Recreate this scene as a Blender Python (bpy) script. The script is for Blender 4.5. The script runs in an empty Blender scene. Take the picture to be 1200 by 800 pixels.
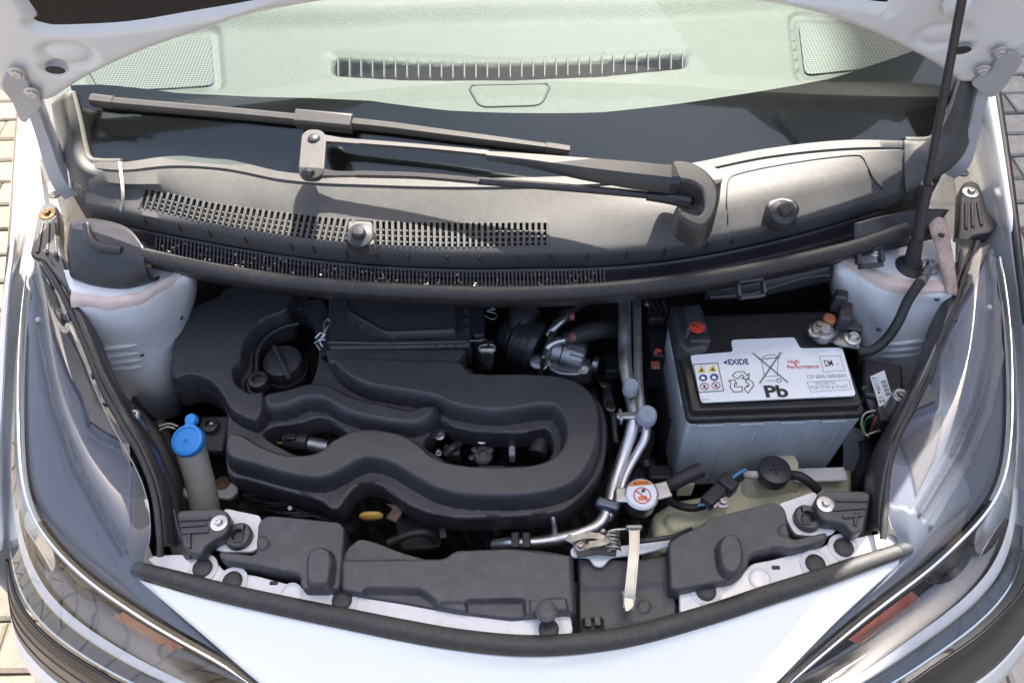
import bpy, bmesh, math, random
import numpy as np
from mathutils import Vector, Matrix
random.seed(4)
rng = np.random.default_rng(4)
R = math.radians
scene = bpy.context.scene
C = scene.collection

# ------------------------------------------------------------------ camera
CAM_Z, PITCH, ROLL, FPX = 1.65, R(52.0), R(1.5), 938.0
_r0 = Vector((1, 0, 0)); _u0 = Vector((0, math.sin(PITCH), math.cos(PITCH)))
FWD = Vector((0, math.cos(PITCH), -math.sin(PITCH)))
RGT = _r0 * math.cos(ROLL) - _u0 * math.sin(ROLL)
UPV = _r0 * math.sin(ROLL) + _u0 * math.cos(ROLL)
EYE = Vector((0, 0, CAM_Z))
cam_data = bpy.data.cameras.new('camera')
cam_data.sensor_width = 36.0
cam_data.lens = FPX / 1200 * 36.0
cam_data.clip_start = 0.02
cam_data.clip_end = 2000
cam = bpy.data.objects.new('camera', cam_data); C.objects.link(cam)
m = Matrix((RGT, UPV, -FWD)).transposed().to_4x4(); m.translation = EYE
cam.matrix_world = m
scene.camera = cam

# ------------------------------------------------------------------ light
SUN_EL, SUN_AZ = R(60.5), R(30)          # from behind the car, a little from the right
world = bpy.data.worlds.new('World'); scene.world = world; world.use_nodes = True
wn = world.node_tree
sky = wn.nodes.new('ShaderNodeTexSky'); sky.sky_type = 'NISHITA'; sky.sun_disc = False
sky.sun_elevation = SUN_EL; sky.sun_rotation = SUN_AZ
sky.air_density = 1.0; sky.dust_density = 7.5; sky.ozone_density = 0.1
bg = wn.nodes['Background']; bg.inputs['Strength'].default_value = 0.095
wn.links.new(sky.outputs[0], bg.inputs[0])
sd = bpy.data.lights.new('sun', 'SUN'); sd.energy = 4.0; sd.angle = R(0.5); sd.color = (1, 0.94, 0.85)
sun = bpy.data.objects.new('sun', sd); C.objects.link(sun)
_s = Vector((math.sin(SUN_AZ) * math.cos(SUN_EL), math.cos(SUN_AZ) * math.cos(SUN_EL), math.sin(SUN_EL)))
sun.rotation_euler = _s.to_track_quat('Z', 'Y').to_euler()
sun.location = _s * 20
vs = scene.view_settings
vs.view_transform = 'Standard'; vs.look = 'None'; vs.exposure = 2.4; vs.gamma = 1.0; vs.use_curve_mapping = False
scene.render.engine = 'CYCLES'
scene.cycles.max_bounces = 8; scene.cycles.transparent_max_bounces = 12

# ------------------------------------------------------------------ place a point seen at (px, py) at the height it really has
def ray(px, py):
    return FWD + RGT * ((px - 600) / FPX) + UPV * ((400 - py) / FPX)
def P(px, py, z):
    d = ray(px, py); t = (z - CAM_Z) / d.z
    return EYE + d * t
def PX(pts, z):
    return [P(a, b, z) for a, b in pts]
def P3(pts):
    return [P(*p) for p in pts]

# ------------------------------------------------------------------ materials
MATS = {}
def mat(name, col, rough=0.5, metal=0.0, var=0.0, vscale=18, bump=0.0, bscale=600, coat=0.0, spec=0.5, rvar=0.0, trans=0.0, sss=0.0, dust=0.0, dustcol=(.32, .29, .26), dust_top_light=0.0):
    if name in MATS: return MATS[name]
    mt = bpy.data.materials.new(name); mt.use_nodes = True
    nt = mt.node_tree; b = nt.nodes['Principled BSDF']
    b.inputs['Base Color'].default_value = (*col, 1)
    b.inputs['Roughness'].default_value = rough
    b.inputs['Metallic'].default_value = metal
    b.inputs['Specular IOR Level'].default_value = spec
    if coat: b.inputs['Coat Weight'].default_value = coat; b.inputs['Coat Roughness'].default_value = 0.03
    if trans: b.inputs['Transmission Weight'].default_value = trans
    if sss: b.inputs['Subsurface Weight'].default_value = sss; b.inputs['Subsurface Radius'].default_value = (.02, .02, .015)
    tc = nt.nodes.new('ShaderNodeTexCoord')
    if var or rvar or dust:
        n = nt.nodes.new('ShaderNodeTexNoise'); n.inputs['Scale'].default_value = vscale; n.inputs['Detail'].default_value = 8; n.inputs['Roughness'].default_value = .65
        nt.links.new(tc.outputs['Object'], n.inputs['Vector'])
        last = None
        if var:
            r = nt.nodes.new('ShaderNodeValToRGB')
            lo = tuple(max(0, c * (1 - var)) for c in col); hi = tuple(min(1, c * (1 + var)) for c in col)
            r.color_ramp.elements[0].position = .3; r.color_ramp.elements[0].color = (*lo, 1)
            r.color_ramp.elements[1].position = .7; r.color_ramp.elements[1].color = (*hi, 1)
            nt.links.new(n.outputs[0], r.inputs[0]); last = r.outputs[0]
        if dust:
            n2 = nt.nodes.new('ShaderNodeTexNoise'); n2.inputs['Scale'].default_value = vscale * 7; n2.inputs['Detail'].default_value = 6; n2.inputs['Roughness'].default_value = .8
            nt.links.new(tc.outputs['Object'], n2.inputs['Vector'])
            mr = nt.nodes.new('ShaderNodeMapRange'); mr.inputs[1].default_value = .45; mr.inputs[2].default_value = .85; mr.inputs[3].default_value = 0; mr.inputs[4].default_value = dust
            nt.links.new(n2.outputs[0], mr.inputs[0])
            mx = nt.nodes.new('ShaderNodeMix'); mx.data_type = 'RGBA'
            mx.inputs[6].default_value = (*col, 1); mx.inputs[7].default_value = (*dustcol, 1)
            if last: nt.links.new(last, mx.inputs[6])
            nt.links.new(mr.outputs[0], mx.inputs[0]); last = mx.outputs[2]
        if dust_top_light:                             # settled dust, also paling tops against sides as light would
            geo = nt.nodes.new('ShaderNodeNewGeometry'); sx = nt.nodes.new('ShaderNodeSeparateXYZ'); nt.links.new(geo.outputs['True Normal'], sx.inputs[0])
            ab = nt.nodes.new('ShaderNodeMath'); ab.operation = 'ABSOLUTE'; nt.links.new(sx.outputs['Z'], ab.inputs[0])
            m1 = nt.nodes.new('ShaderNodeMapRange'); m1.inputs[1].default_value = .65; m1.inputs[2].default_value = 1.0; m1.inputs[3].default_value = 0; m1.inputs[4].default_value = dust_top_light; nt.links.new(ab.outputs[0], m1.inputs[0])
            n4 = nt.nodes.new('ShaderNodeTexNoise'); n4.inputs['Scale'].default_value = 45; n4.inputs['Detail'].default_value = 8; n4.inputs['Roughness'].default_value = .7
            nt.links.new(tc.outputs['Object'], n4.inputs['Vector'])
            m2 = nt.nodes.new('ShaderNodeMapRange'); m2.inputs[1].default_value = .25; m2.inputs[2].default_value = .75; m2.inputs[3].default_value = .45; m2.inputs[4].default_value = 1.3; nt.links.new(n4.outputs[0], m2.inputs[0])
            mu = nt.nodes.new('ShaderNodeMath'); mu.operation = 'MULTIPLY'; nt.links.new(m1.outputs[0], mu.inputs[0]); nt.links.new(m2.outputs[0], mu.inputs[1])
            mz = nt.nodes.new('ShaderNodeMix'); mz.data_type = 'RGBA'; mz.inputs[6].default_value = (*col, 1); mz.inputs[7].default_value = (.24, .23, .225, 1)
            if last: nt.links.new(last, mz.inputs[6])
            nt.links.new(mu.outputs[0], mz.inputs[0]); last = mz.outputs[2]
        if last: nt.links.new(last, b.inputs['Base Color'])
        if rvar:
            mr = nt.nodes.new('ShaderNodeMapRange'); mr.inputs[1].default_value = .3; mr.inputs[2].default_value = .7
            mr.inputs[3].default_value = max(.02, rough - rvar); mr.inputs[4].default_value = min(1, rough + rvar)
            nt.links.new(n.outputs[0], mr.inputs[0]); nt.links.new(mr.outputs[0], b.inputs['Roughness'])
    if bump:
        n3 = nt.nodes.new('ShaderNodeTexNoise'); n3.inputs['Scale'].default_value = bscale; n3.inputs['Detail'].default_value = 3
        nt.links.new(tc.outputs['Object'], n3.inputs['Vector'])
        bp = nt.nodes.new('ShaderNodeBump'); bp.inputs['Strength'].default_value = bump; bp.inputs['Distance'].default_value = .001
        nt.links.new(n3.outputs[0], bp.inputs['Height']); nt.links.new(bp.outputs[0], b.inputs['Normal'])
    MATS[name] = mt
    return mt

def thin_glass(name, tint, gloss=1.0, ior=1.5, rough=0.0, faces=2.0, dirt=0.0):
    mt = bpy.data.materials.new(name); mt.use_nodes = True; nt = mt.node_tree
    nt.nodes.remove(nt.nodes['Principled BSDF']); out = nt.nodes['Material Output']
    t = nt.nodes.new('ShaderNodeBsdfTransparent'); t.inputs[0].default_value = (*tint, 1)
    g = nt.nodes.new('ShaderNodeBsdfGlossy'); g.inputs['Roughness'].default_value = rough; g.inputs[0].default_value = (gloss, gloss, gloss, 1)
    # Schlick reflectance from the angle of incidence, the same on both faces of the pane
    geo = nt.nodes.new('ShaderNodeNewGeometry'); dp = nt.nodes.new('ShaderNodeVectorMath'); dp.operation = 'DOT_PRODUCT'
    nt.links.new(geo.outputs['Incoming'], dp.inputs[0]); nt.links.new(geo.outputs['Normal'], dp.inputs[1])
    def mth(op, a, b=None):
        n = nt.nodes.new('ShaderNodeMath'); n.operation = op
        for i, v in enumerate((a, b)):
            if v is None: continue
            if isinstance(v, (int, float)): n.inputs[i].default_value = v
            else: nt.links.new(v, n.inputs[i])
        return n.outputs[0]
    r0 = ((ior - 1) / (ior + 1)) ** 2 * faces
    fres = mth('ADD', mth('MULTIPLY', mth('POWER', mth('SUBTRACT', 1.0, mth('ABSOLUTE', dp.outputs['Value'])), 5.0), 1 - r0), r0)
    mx = nt.nodes.new('ShaderNodeMixShader')
    nt.links.new(fres, mx.inputs[0]); nt.links.new(t.outputs[0], mx.inputs[1]); nt.links.new(g.outputs[0], mx.inputs[2])
    last = mx.outputs[0]
    if dirt:                                   # thin film of dust with wiped streaks
        tc = nt.nodes.new('ShaderNodeTexCoord'); n1 = nt.nodes.new('ShaderNodeTexNoise'); n1.inputs['Scale'].default_value = 260; n1.inputs['Detail'].default_value = 5; n1.inputs['Roughness'].default_value = .8
        n2 = nt.nodes.new('ShaderNodeTexNoise'); n2.inputs['Scale'].default_value = 7; n2.inputs['Detail'].default_value = 5
        nt.links.new(tc.outputs['Object'], n1.inputs[0]); nt.links.new(tc.outputs['Object'], n2.inputs[0])
        fac = mth('MULTIPLY', mth('MULTIPLY', mth('POWER', n1.outputs[0], 3.0), n2.outputs[0]), dirt)
        df = nt.nodes.new('ShaderNodeBsdfDiffuse'); df.inputs[0].default_value = (.5, .48, .44, 1)
        m2 = nt.nodes.new('ShaderNodeMixShader'); nt.links.new(fac, m2.inputs[0]); nt.links.new(last, m2.inputs[1]); nt.links.new(df.outputs[0], m2.inputs[2]); last = m2.outputs[0]
    nt.links.new(last, out.inputs[0]); MATS[name] = mt
    return mt

M_plas = mat('moulded_black_plastic', (.037, .0365, .041), .40, var=.15, vscale=9, bump=.35, bscale=900, rvar=.08, dust=.16, dustcol=(.20, .19, .18), dust_top_light=.10)
M_plas2 = mat('satin_black_plastic', (.032, .031, .036), .36, var=.15, vscale=12, bump=.12, bscale=700, rvar=.08, dust=.06)
M_slam = mat('grained_charcoal_plastic', (.038, .0375, .043), .48, var=.12, vscale=10, bump=.4, bscale=1000, dust=.25, dustcol=(.22, .21, .20), dust_top_light=.09)
M_cowl = mat('weathered_cowl_plastic', (.070, .0685, .067), .54, var=.14, vscale=14, bump=.35, bscale=900, rvar=.06, dust=.35, dustcol=(.13, .125, .12), spec=.4)
M_rub = mat('black_rubber', (.020, .0195, .021), .6, var=.2, vscale=30, bump=.2, bscale=400, dust=.14, dust_top_light=.06)
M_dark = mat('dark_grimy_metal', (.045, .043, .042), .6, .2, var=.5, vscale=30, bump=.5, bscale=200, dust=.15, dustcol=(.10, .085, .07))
M_white = mat('white_body_paint', (.80, .80, .80), .28, coat=.8, var=.015, vscale=5)
M_whitein = mat('white_undercoat_paint', (.70, .70, .72), .42, coat=.15, var=.06, vscale=12, bump=.08, bscale=300, dust=.38, dustcol=(.40, .37, .34))
M_seam = mat('beige_seam_sealer', (.62, .50, .45), .6, var=.12, vscale=25, bump=.5, bscale=120)
M_alu = mat('brushed_aluminium', (.60, .60, .61), .42, 1.0, var=.10, vscale=40, rvar=.12)
M_cast = mat('cast_aluminium', (.36, .36, .38), .48, 1.0, var=.2, vscale=40, bump=.4, bscale=350, rvar=.1)
M_steel = mat('zinc_steel', (.34, .335, .31), .40, 1.0, var=.2, vscale=50, rvar=.12)
M_chrome = mat('bright_chrome', (.82, .82, .83), .08, 1.0)
M_capgrey = mat('grey_valve_cap_plastic', (.33, .35, .40), .5, bump=.1)
M_blue = mat('blue_cap_plastic', (.035, .27, .74), .38, var=.08, vscale=40, sss=.05)
M_cream = mat('cream_tank_plastic', (.52, .49, .44), .45, var=.12, vscale=20, sss=.2)
M_tank = mat('yellowed_tank_plastic', (.64, .62, .43), .45, var=.15, vscale=14, sss=.2, dust=.3, dustcol=(.25, .22, .17))
M_case = mat('grey_battery_case_plastic', (.42, .44, .47), .42, var=.10, vscale=12, dust=.25, dustcol=(.2, .19, .17))
M_label = mat('white_label_print', (.78, .80, .82), .35, var=.02, vscale=10)
M_ink = mat('black_ink', (.015, .015, .017), .4)
M_inkgrey = mat('grey_ink', (.22, .22, .24), .4)
M_inkblue = mat('blue_ink', (.01, .035, .19), .4)
M_inkred = mat('red_ink', (.55, .06, .07), .4)
M_inkyel = mat('yellow_ink', (.75, .55, .03), .4)
M_inkor = mat('orange_ink', (.72, .20, .03), .4)
M_red = mat('red_plastic', (.55, .05, .03), .4)
M_copper = mat('copper_terminal_cap', (.42, .13, .06), .45)
M_yellow = mat('yellow_plastic', (.58, .35, .08), .4)
M_cable = mat('black_cable_sleeve', (.016, .016, .017), .5, bump=.2, bscale=300, dust=.08)
M_rust = mat('rusty_steel', (.20, .13, .09), .75, .2, var=.5, vscale=60, bump=.6, bscale=200)
M_liner = mat('bonnet_liner_felt', (.030, .022, .017), .95, var=.3, vscale=60, bump=.3, bscale=500)
M_panel = mat('sky_tinted_lamp_panel', (.165, .172, .205), .5, var=.04, vscale=6, spec=.25)  # bluish tint stands in for sky mirrored in the lamp cover
M_ledge = mat('dark_lamp_ledge', (.055, .056, .062), .45, var=.08, vscale=10)
M_house = mat('sky_tinted_grey_housing', (.125, .13, .155), .5, var=.05, vscale=6, spec=.25)  # grey plastic with the blue of mirrored sky mixed in
M_housel = mat('light_lamp_housing', (.42, .42, .43), .32)
M_housed = mat('dark_lamp_bezel', (.02, .021, .023), .3)
M_amber = mat('amber_reflector', (.20, .025, .008), .2, coat=.5)
M_trim = mat('glossy_black_trim', (.022, .020, .019), .25, var=.15, vscale=12)
M_brass = mat('brass_bolt', (.26, .18, .10), .4, 1.0)
M_lens = thin_glass('clear_lamp_lens', (.93, .95, .97), 1.0, 1.55, 0.0, 1.0)
M_ws = thin_glass('green_tinted_windscreen', (.82, .90, .86), 1.0, 1.5, 0.0, 1.1, .08)
M_frit = mat('black_ceramic_band', (.004, .004, .005), .15)

# ------------------------------------------------------------------ object helpers
def setp(o, label=None, cat=None, group=None, kind=None):
    if label: o['label'] = label
    if cat: o['category'] = cat
    if group: o['group'] = group
    if kind: o['kind'] = kind
    return o
def attach(o, parent):
    if parent is None: return
    o.parent = parent                      # every object keeps its absolute location; nothing is rotated
    o.matrix_parent_inverse = Matrix.Translation(-parent.location)
def empty(name, loc, label=None, cat=None, group=None, parent=None):
    o = bpy.data.objects.new(name, None); C.objects.link(o); o.location = loc
    o.empty_display_size = .05
    setp(o, label, cat, group); attach(o, parent)
    return o
def link_mesh(name, me, material, parent=None, smooth=40):
    n = len(me.vertices)
    co = np.empty(n * 3, 'f'); me.vertices.foreach_get('co', co); co = co.reshape(-1, 3)
    c = (co.min(0) + co.max(0)) / 2
    co -= c; me.vertices.foreach_set('co', co.ravel())
    if material is not None: me.materials.append(material)
    if smooth:
        me.polygons.foreach_set('use_smooth', np.ones(len(me.polygons), bool))
        if smooth < 180: me.set_sharp_from_angle(angle=R(smooth))
    me.update()
    o = bpy.data.objects.new(name, me); C.objects.link(o); o.location = Vector([float(v) for v in c])
    attach(o, parent)
    return o
def mesh(name, verts, faces, material, parent=None, smooth=40, bevel=0, solid=0, seg=2, recalc=False):
    me = bpy.data.meshes.new(name)
    me.from_pydata([tuple(v) for v in verts], [], faces)
    if recalc:
        bm = bmesh.new(); bm.from_mesh(me); bmesh.ops.recalc_face_normals(bm, faces=bm.faces); bm.to_mesh(me); bm.free()
    o = link_mesh(name, me, material, parent, smooth)
    if solid:
        md = o.modifiers.new('thick', 'SOLIDIFY'); md.thickness = solid; md.offset = -1
    if bevel:
        md = o.modifiers.new('bev', 'BEVEL'); md.width = bevel; md.segments = seg; md.limit_method = 'ANGLE'; md.angle_limit = R(35); md.harden_normals = False
    return o
def cat_open(pts, n):
    p = np.array([tuple(v) for v in pts], float)
    if len(p) == 2:
        t = np.linspace(0, 1, n)[:, None]; return p[0] * (1 - t) + p[1] * t
    q = np.vstack([2 * p[0] - p[1], p, 2 * p[-1] - p[-2]])
    ts = np.linspace(0, len(p) - 1, n); i = np.minimum(ts.astype(int), len(p) - 2); f = (ts - i)[:, None]
    a, b, c, d = q[i], q[i + 1], q[i + 2], q[i + 3]
    return .5 * ((2 * b) + (-a + c) * f + (2 * a - 5 * b + 4 * c - d) * f ** 2 + (-a + 3 * b - 3 * c + d) * f ** 3)
def cat_closed(pts, per=5):
    p = np.array([tuple(v) for v in pts], float); n = len(p)
    ts = np.arange(n * per) / per; i = ts.astype(int); f = (ts - i)[:, None]
    a, b, c, d = p[(i - 1) % n], p[i % n], p[(i + 1) % n], p[(i + 2) % n]
    return .5 * ((2 * b) + (-a + c) * f + (2 * a - 5 * b + 4 * c - d) * f ** 2 + (-a + 3 * b - 3 * c + d) * f ** 3)
def grid_faces(nr, nc, closed=False):
    f = []
    for i in range(nr - 1):
        for j in range(nc - 1 + (1 if closed else 0)):
            k = (j + 1) % nc
            f.append((i * nc + j, i * nc + k, (i + 1) * nc + k, (i + 1) * nc + j))
    return f
def loft_grid(rows, nu, nv):
    g = [cat_open(r, nu) for r in rows]; g = np.array(g)          # rows x nu x 3
    out = np.stack([cat_open(g[:, j], nv) for j in range(nu)], 1)     # nv x nu x 3
    return out
def loft(name, rows, nu, nv, material, parent=None, solid=0, smooth=60):
    g = loft_grid(rows, nu, nv)
    return mesh(name, g.reshape(-1, 3), grid_faces(nv, nu), material, parent, smooth, solid=solid)
def tube_data(pts, r, n=None, seg=12, flat=1.0, up=None, caps=True):
    n = n or max(2, (len(pts) - 1) * 8 + 1)
    p = cat_open(pts, n) if len(pts) > 2 else cat_open(pts, max(2, n if n else 2))
    n = len(p)
    rr = np.interp(np.linspace(0, 1, n), np.linspace(0, 1, len(r)), r) if hasattr(r, '__len__') else np.full(n, r)
    tan = np.gradient(p, axis=0); tan /= np.linalg.norm(tan, axis=1)[:, None] + 1e-12
    ref = np.array(up if up is not None else (0, 0, 1), float)
    if up is None and abs(tan[0][2]) > .9: ref = np.array((0, 1., 0))
    vs_, prev = [], None
    for k in range(n):
        s = np.cross(tan[k], ref if (up is not None or prev is None) else prev)
        if prev is not None and up is None:
            u = prev - tan[k] * np.dot(prev, tan[k])
        else:
            s /= np.linalg.norm(s) + 1e-12; u = np.cross(s, tan[k])
        u /= np.linalg.norm(u) + 1e-12; s = np.cross(tan[k], u); prev = u
        for j in range(seg):
            a = 2 * math.pi * j / seg
            vs_.append(p[k] + rr[k] * (s * math.cos(a) + u * math.sin(a) * flat))
    f = grid_faces(n, seg, True)
    if caps:
        f.append(tuple(range(seg))[::-1]); f.append(tuple((n - 1) * seg + j for j in range(seg)))
    return vs_, f
def tube(name, pts, r, material, parent=None, **kw):
    v, f = tube_data(pts, r, **kw)
    return mesh(name, v, f, material, parent, 50)
def merge(parts):
    V, F = [], []
    for v, f in parts:
        k = len(V); V += [tuple(x) for x in v]; F += [tuple(i + k for i in q) for q in f]
    return V, F
def frame_of(axis, ref=(0, 0, 1)):
    a = Vector(axis).normalized(); rf = Vector(ref)
    if abs(a.dot(rf)) > .95: rf = Vector((1, 0, 0))
    s = rf.cross(a).normalized(); return s, a.cross(s), a
def lathe_data(center, axis, prof, seg=28):
    s, u, a = frame_of(axis); c = Vector(center); v, f = [], []
    for r, h in prof:
        for j in range(seg):
            t = 2 * math.pi * j / seg
            v.append(c + a * h + (s * math.cos(t) + u * math.sin(t)) * r)
    f = grid_faces(len(prof), seg, True)
    f.append(tuple(range(seg))[::-1]); f.append(tuple((len(prof) - 1) * seg + j for j in range(seg)))
    return v, f
def lathe(name, center, axis, prof, material, parent=None, seg=28, smooth=40):
    v, f = lathe_data(center, axis, prof, seg)
    return mesh(name, v, f, material, parent, smooth)
def box_data(c, s, ax=None):
    ex, ey, ez = ax if ax else (Vector((1, 0, 0)), Vector((0, 1, 0)), Vector((0, 0, 1)))
    c = Vector(c); v = []
    for dz in (-.5, .5):
        for dx, dy in ((-.5, -.5), (.5, -.5), (.5, .5), (-.5, .5)):
            v.append(c + ex * (dx * s[0]) + ey * (dy * s[1]) + ez * (dz * s[2]))
    return v, [(3, 2, 1, 0), (4, 5, 6, 7), (0, 1, 5, 4), (1, 2, 6, 5), (2, 3, 7, 6), (3, 0, 4, 7)]
def box(name, c, s, material, parent=None, ax=None, bevel=.002, seg=2):
    v, f = box_data(c, s, ax)
    return mesh(name, v, f, material, parent, 35, bevel=bevel, seg=seg)
def plate(name, polys, z0, z1, material, parent=None, bevel=.0, smooth=35, res=2):
    """flat plate with holes: polys are world xy outlines, first the outer one"""
    cu = bpy.data.curves.new(name, 'CURVE'); cu.dimensions = '2D'; cu.fill_mode = 'BOTH'
    h = (z1 - z0) / 2
    cu.extrude = max(1e-5, h - bevel); cu.bevel_depth = bevel; cu.bevel_resolution = res; cu.offset = -bevel
    for poly in polys:
        sp = cu.splines.new('POLY'); sp.points.add(len(poly) - 1); sp.use_cyclic_u = True
        for i, q in enumerate(poly): sp.points[i].co = (q[0], q[1], 0, 1)
    o = bpy.data.objects.new(name + '_tmp', cu); C.objects.link(o)
    dg = bpy.context.evaluated_depsgraph_get()
    me = bpy.data.meshes.new_from_object(o.evaluated_get(dg)); me.name = name
    bpy.data.objects.remove(o); bpy.data.curves.remove(cu)
    me.materials.clear()
    co = np.empty(len(me.vertices) * 3, 'f'); me.vertices.foreach_get('co', co); co = co.reshape(-1, 3); co[:, 2] += z0 + h
    me.vertices.foreach_set('co', co.ravel())
    return link_mesh(name, me, material, parent, smooth)
def ppoly(pts, z, per=0):
    q = [P(a, b, z) for a, b in pts]
    if per: return [Vector(v) for v in cat_closed(q, per)]
    return q
def rpoly(pts, z, rad, n=4):
    """corner-rounded world outline from photo points at height z"""
    q = [P(a, b, z) for a, b in pts]; out = []
    for i, v in enumerate(q):
        a, b = q[i - 1], q[(i + 1) % len(q)]
        d1, d2 = (a - v), (b - v); r = min(rad, d1.length * .45, d2.length * .45)
        p0, p1 = v + d1.normalized() * r, v + d2.normalized() * r
        for k in range(n + 1):
            t = k / n; out.append(p0 * (1 - t) ** 2 + v * 2 * t * (1 - t) + p1 * t * t)
    return out
def sdf(poly, X, Y):
    p = np.array([(v[0], v[1]) for v in poly]); q = np.roll(p, -1, 0)
    best = np.full(X.shape, 1e9); inside = np.zeros(X.shape, bool)
    for (ax, ay), (bx, by) in zip(p, q):
        ex, ey = bx - ax, by - ay; L = ex * ex + ey * ey + 1e-18
        t = np.clip(((X - ax) * ex + (Y - ay) * ey) / L, 0, 1)
        dx, dy = X - ax - t * ex, Y - ay - t * ey
        best = np.minimum(best, dx * dx + dy * dy)
        if abs(by - ay) > 1e-12:
            inside ^= ((ay > Y) != (by > Y)) & (X < (bx - ax) * (Y - ay) / (by - ay) + ax)
    d = np.sqrt(best); return np.where(inside, d, -d)
def rnd(d, w):
    t = np.clip(d / w, 0, 1); return np.sqrt(np.clip(1 - (1 - t) ** 2, 0, 1))
def sstep(d, w):
    t = np.clip(d / w + .5, 0, 1); return t * t * (3 - 2 * t)
def hfield(name, outer, holes, zb, zt, layers, material, parent=None, res=.0013, w0=.004, extra=None, smooth=62, xf=None):
    """moulded part: outline, holes, and raised / sunk areas with rounded shoulders.
       layers: ('max', poly, ztop, w) | ('add', poly, dz, w)"""
    a = np.array([(v[0], v[1]) for v in outer]); lo, hi = a.min(0) - 3 * res, a.max(0) + 3 * res
    nx, ny = int((hi[0] - lo[0]) / res) + 2, int((hi[1] - lo[1]) / res) + 2
    xs, ys = lo[0] + np.arange(nx) * res, lo[1] + np.arange(ny) * res
    X, Y = np.meshgrid(xs, ys)
    d = sdf(outer, X, Y)
    for h in holes: d = np.minimum(d, -sdf(h, X, Y))
    Z = np.full(X.shape, float(zt))
    for L in layers:
        if L[0] == 'max':
            e = rnd(sdf(L[1], X, Y), L[3]); Z = np.maximum(Z, zt + (L[2] - zt) * e)
        elif L[0] == 'add':
            Z = Z + L[2] * sstep(sdf(L[1], X, Y), L[3])
        elif L[0] == 'rad':
            Z = Z + L[2] * rnd(sdf(L[1], X, Y), L[3])
    if extra is not None: Z = extra(X, Y, Z, d)
    Z = Z - w0 * (1 - rnd(np.maximum(d, 0), w0))
    Z = np.maximum(Z, zb + .0005)
    keepv = d > -1.2 * res
    gy, gx = np.gradient(d, res); gl = np.sqrt(gx * gx + gy * gy) + 1e-9
    mv_ = np.where((d < 0) & keepv, -d, 0); X = X + gx / gl * mv_; Y = Y + gy / gl * mv_
    kf = (keepv[:-1, :-1] & keepv[1:, :-1] & keepv[:-1, 1:] & keepv[1:, 1:])
    idx = np.arange(nx * ny).reshape(ny, nx)
    q = np.stack([idx[:-1, :-1], idx[:-1, 1:], idx[1:, 1:], idx[1:, :-1]], -1)[kf]
    used = np.unique(q); remap = np.full(nx * ny, -1); remap[used] = np.arange(len(used))
    V = np.stack([X, Y, Z], -1).reshape(-1, 3)[used]; q = remap[q]
    # straight wall hanging from the outline
    ed = np.concatenate([q[:, [0, 1]], q[:, [1, 2]], q[:, [2, 3]], q[:, [3, 0]]]); key = np.sort(ed, 1); kk = key[:, 0].astype(np.int64) * len(V) + key[:, 1]
    _, first, cnt = np.unique(kk, return_index=True, return_counts=True); be = ed[first[cnt == 1]]
    bv = np.unique(be); low = V[bv].copy(); low[:, 2] = zb; rm = np.full(len(V), -1); rm[bv] = np.arange(len(bv)) + len(V)
    q = np.concatenate([q, np.stack([be[:, 1], be[:, 0], rm[be[:, 0]], rm[be[:, 1]]], -1)]); V = np.concatenate([V, low])
    if xf is not None: V = xf(V)
    me = bpy.data.meshes.new(name)
    me.vertices.add(len(V)); me.vertices.foreach_set('co', V.astype('f').ravel())
    me.loops.add(q.size); me.loops.foreach_set('vertex_index', q.ravel().astype('i'))
    me.polygons.add(len(q)); me.polygons.foreach_set('loop_start', (np.arange(len(q)) * 4).astype('i'))
    me.update(calc_edges=True); me.validate()
    return link_mesh(name, me, material, parent, smooth)
def text(name, s, p0, ex, ey, height, material, parent=None, lift=.0006, width=None, align='CENTER', thick=0.0, bold=0.0):
    """flat print lying in the plane ex, ey with its centre at p0"""
    cu = bpy.data.curves.new(name, 'FONT'); cu.body = s; cu.size = 1; cu.align_x = align; cu.align_y = 'CENTER'; cu.offset = bold
    cu.extrude = .0
    o = bpy.data.objects.new(name + '_tmp', cu); C.objects.link(o)
    dg = bpy.context.evaluated_depsgraph_get()
    me = bpy.data.meshes.new_from_object(o.evaluated_get(dg)); me.name = name
    bpy.data.objects.remove(o); bpy.data.curves.remove(cu); me.materials.clear()
    co = np.empty(len(me.vertices) * 3, 'f'); me.vertices.foreach_get('co', co); co = co.reshape(-1, 3)
    cap = .70
    k = height / cap; kx = k
    if width: kx = width / max(1e-6, co[:, 0].max() - co[:, 0].min())
    if align == 'CENTER': co[:, 0] -= (co[:, 0].max() + co[:, 0].min()) / 2
    co[:, 1] -= (co[:, 1].max() + co[:, 1].min()) / 2
    ex, ey = Vector(ex).normalized(), Vector(ey).normalized(); ez = ex.cross(ey)
    W = np.array(p0) + np.outer(co[:, 0] * kx, ex) + np.outer(co[:, 1] * k, ey) + np.array(ez) * lift
    me.vertices.foreach_set('co', W.astype('f').ravel())
    return link_mesh(name, me, material, parent, 0)
def flat(name, pts, material, parent=None):
    """thin printed patch"""
    return mesh(name, pts, [tuple(range(len(pts)))], material, parent, 0)
def bolt(name, c, r, material, parent=None, axis=(0, 0, 1), washer=True, h=.006):
    """flanged hex bolt"""
    parts = []
    if washer: parts.append(lathe_data(c, axis, [(r * 1.5, 0), (r * 1.5, .0012), (r * 1.3, .0018), (r * .6, .0018)], 24))
    parts.append(lathe_data(c, axis, [(r, .001), (r, h * .8), (r * .86, h), (r * .5, h), (r * .4, h * .8)], 6 if r > .004 else 12))
    v, f = merge(parts)
    return mesh(name, v, f, material, parent, 30)
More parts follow.
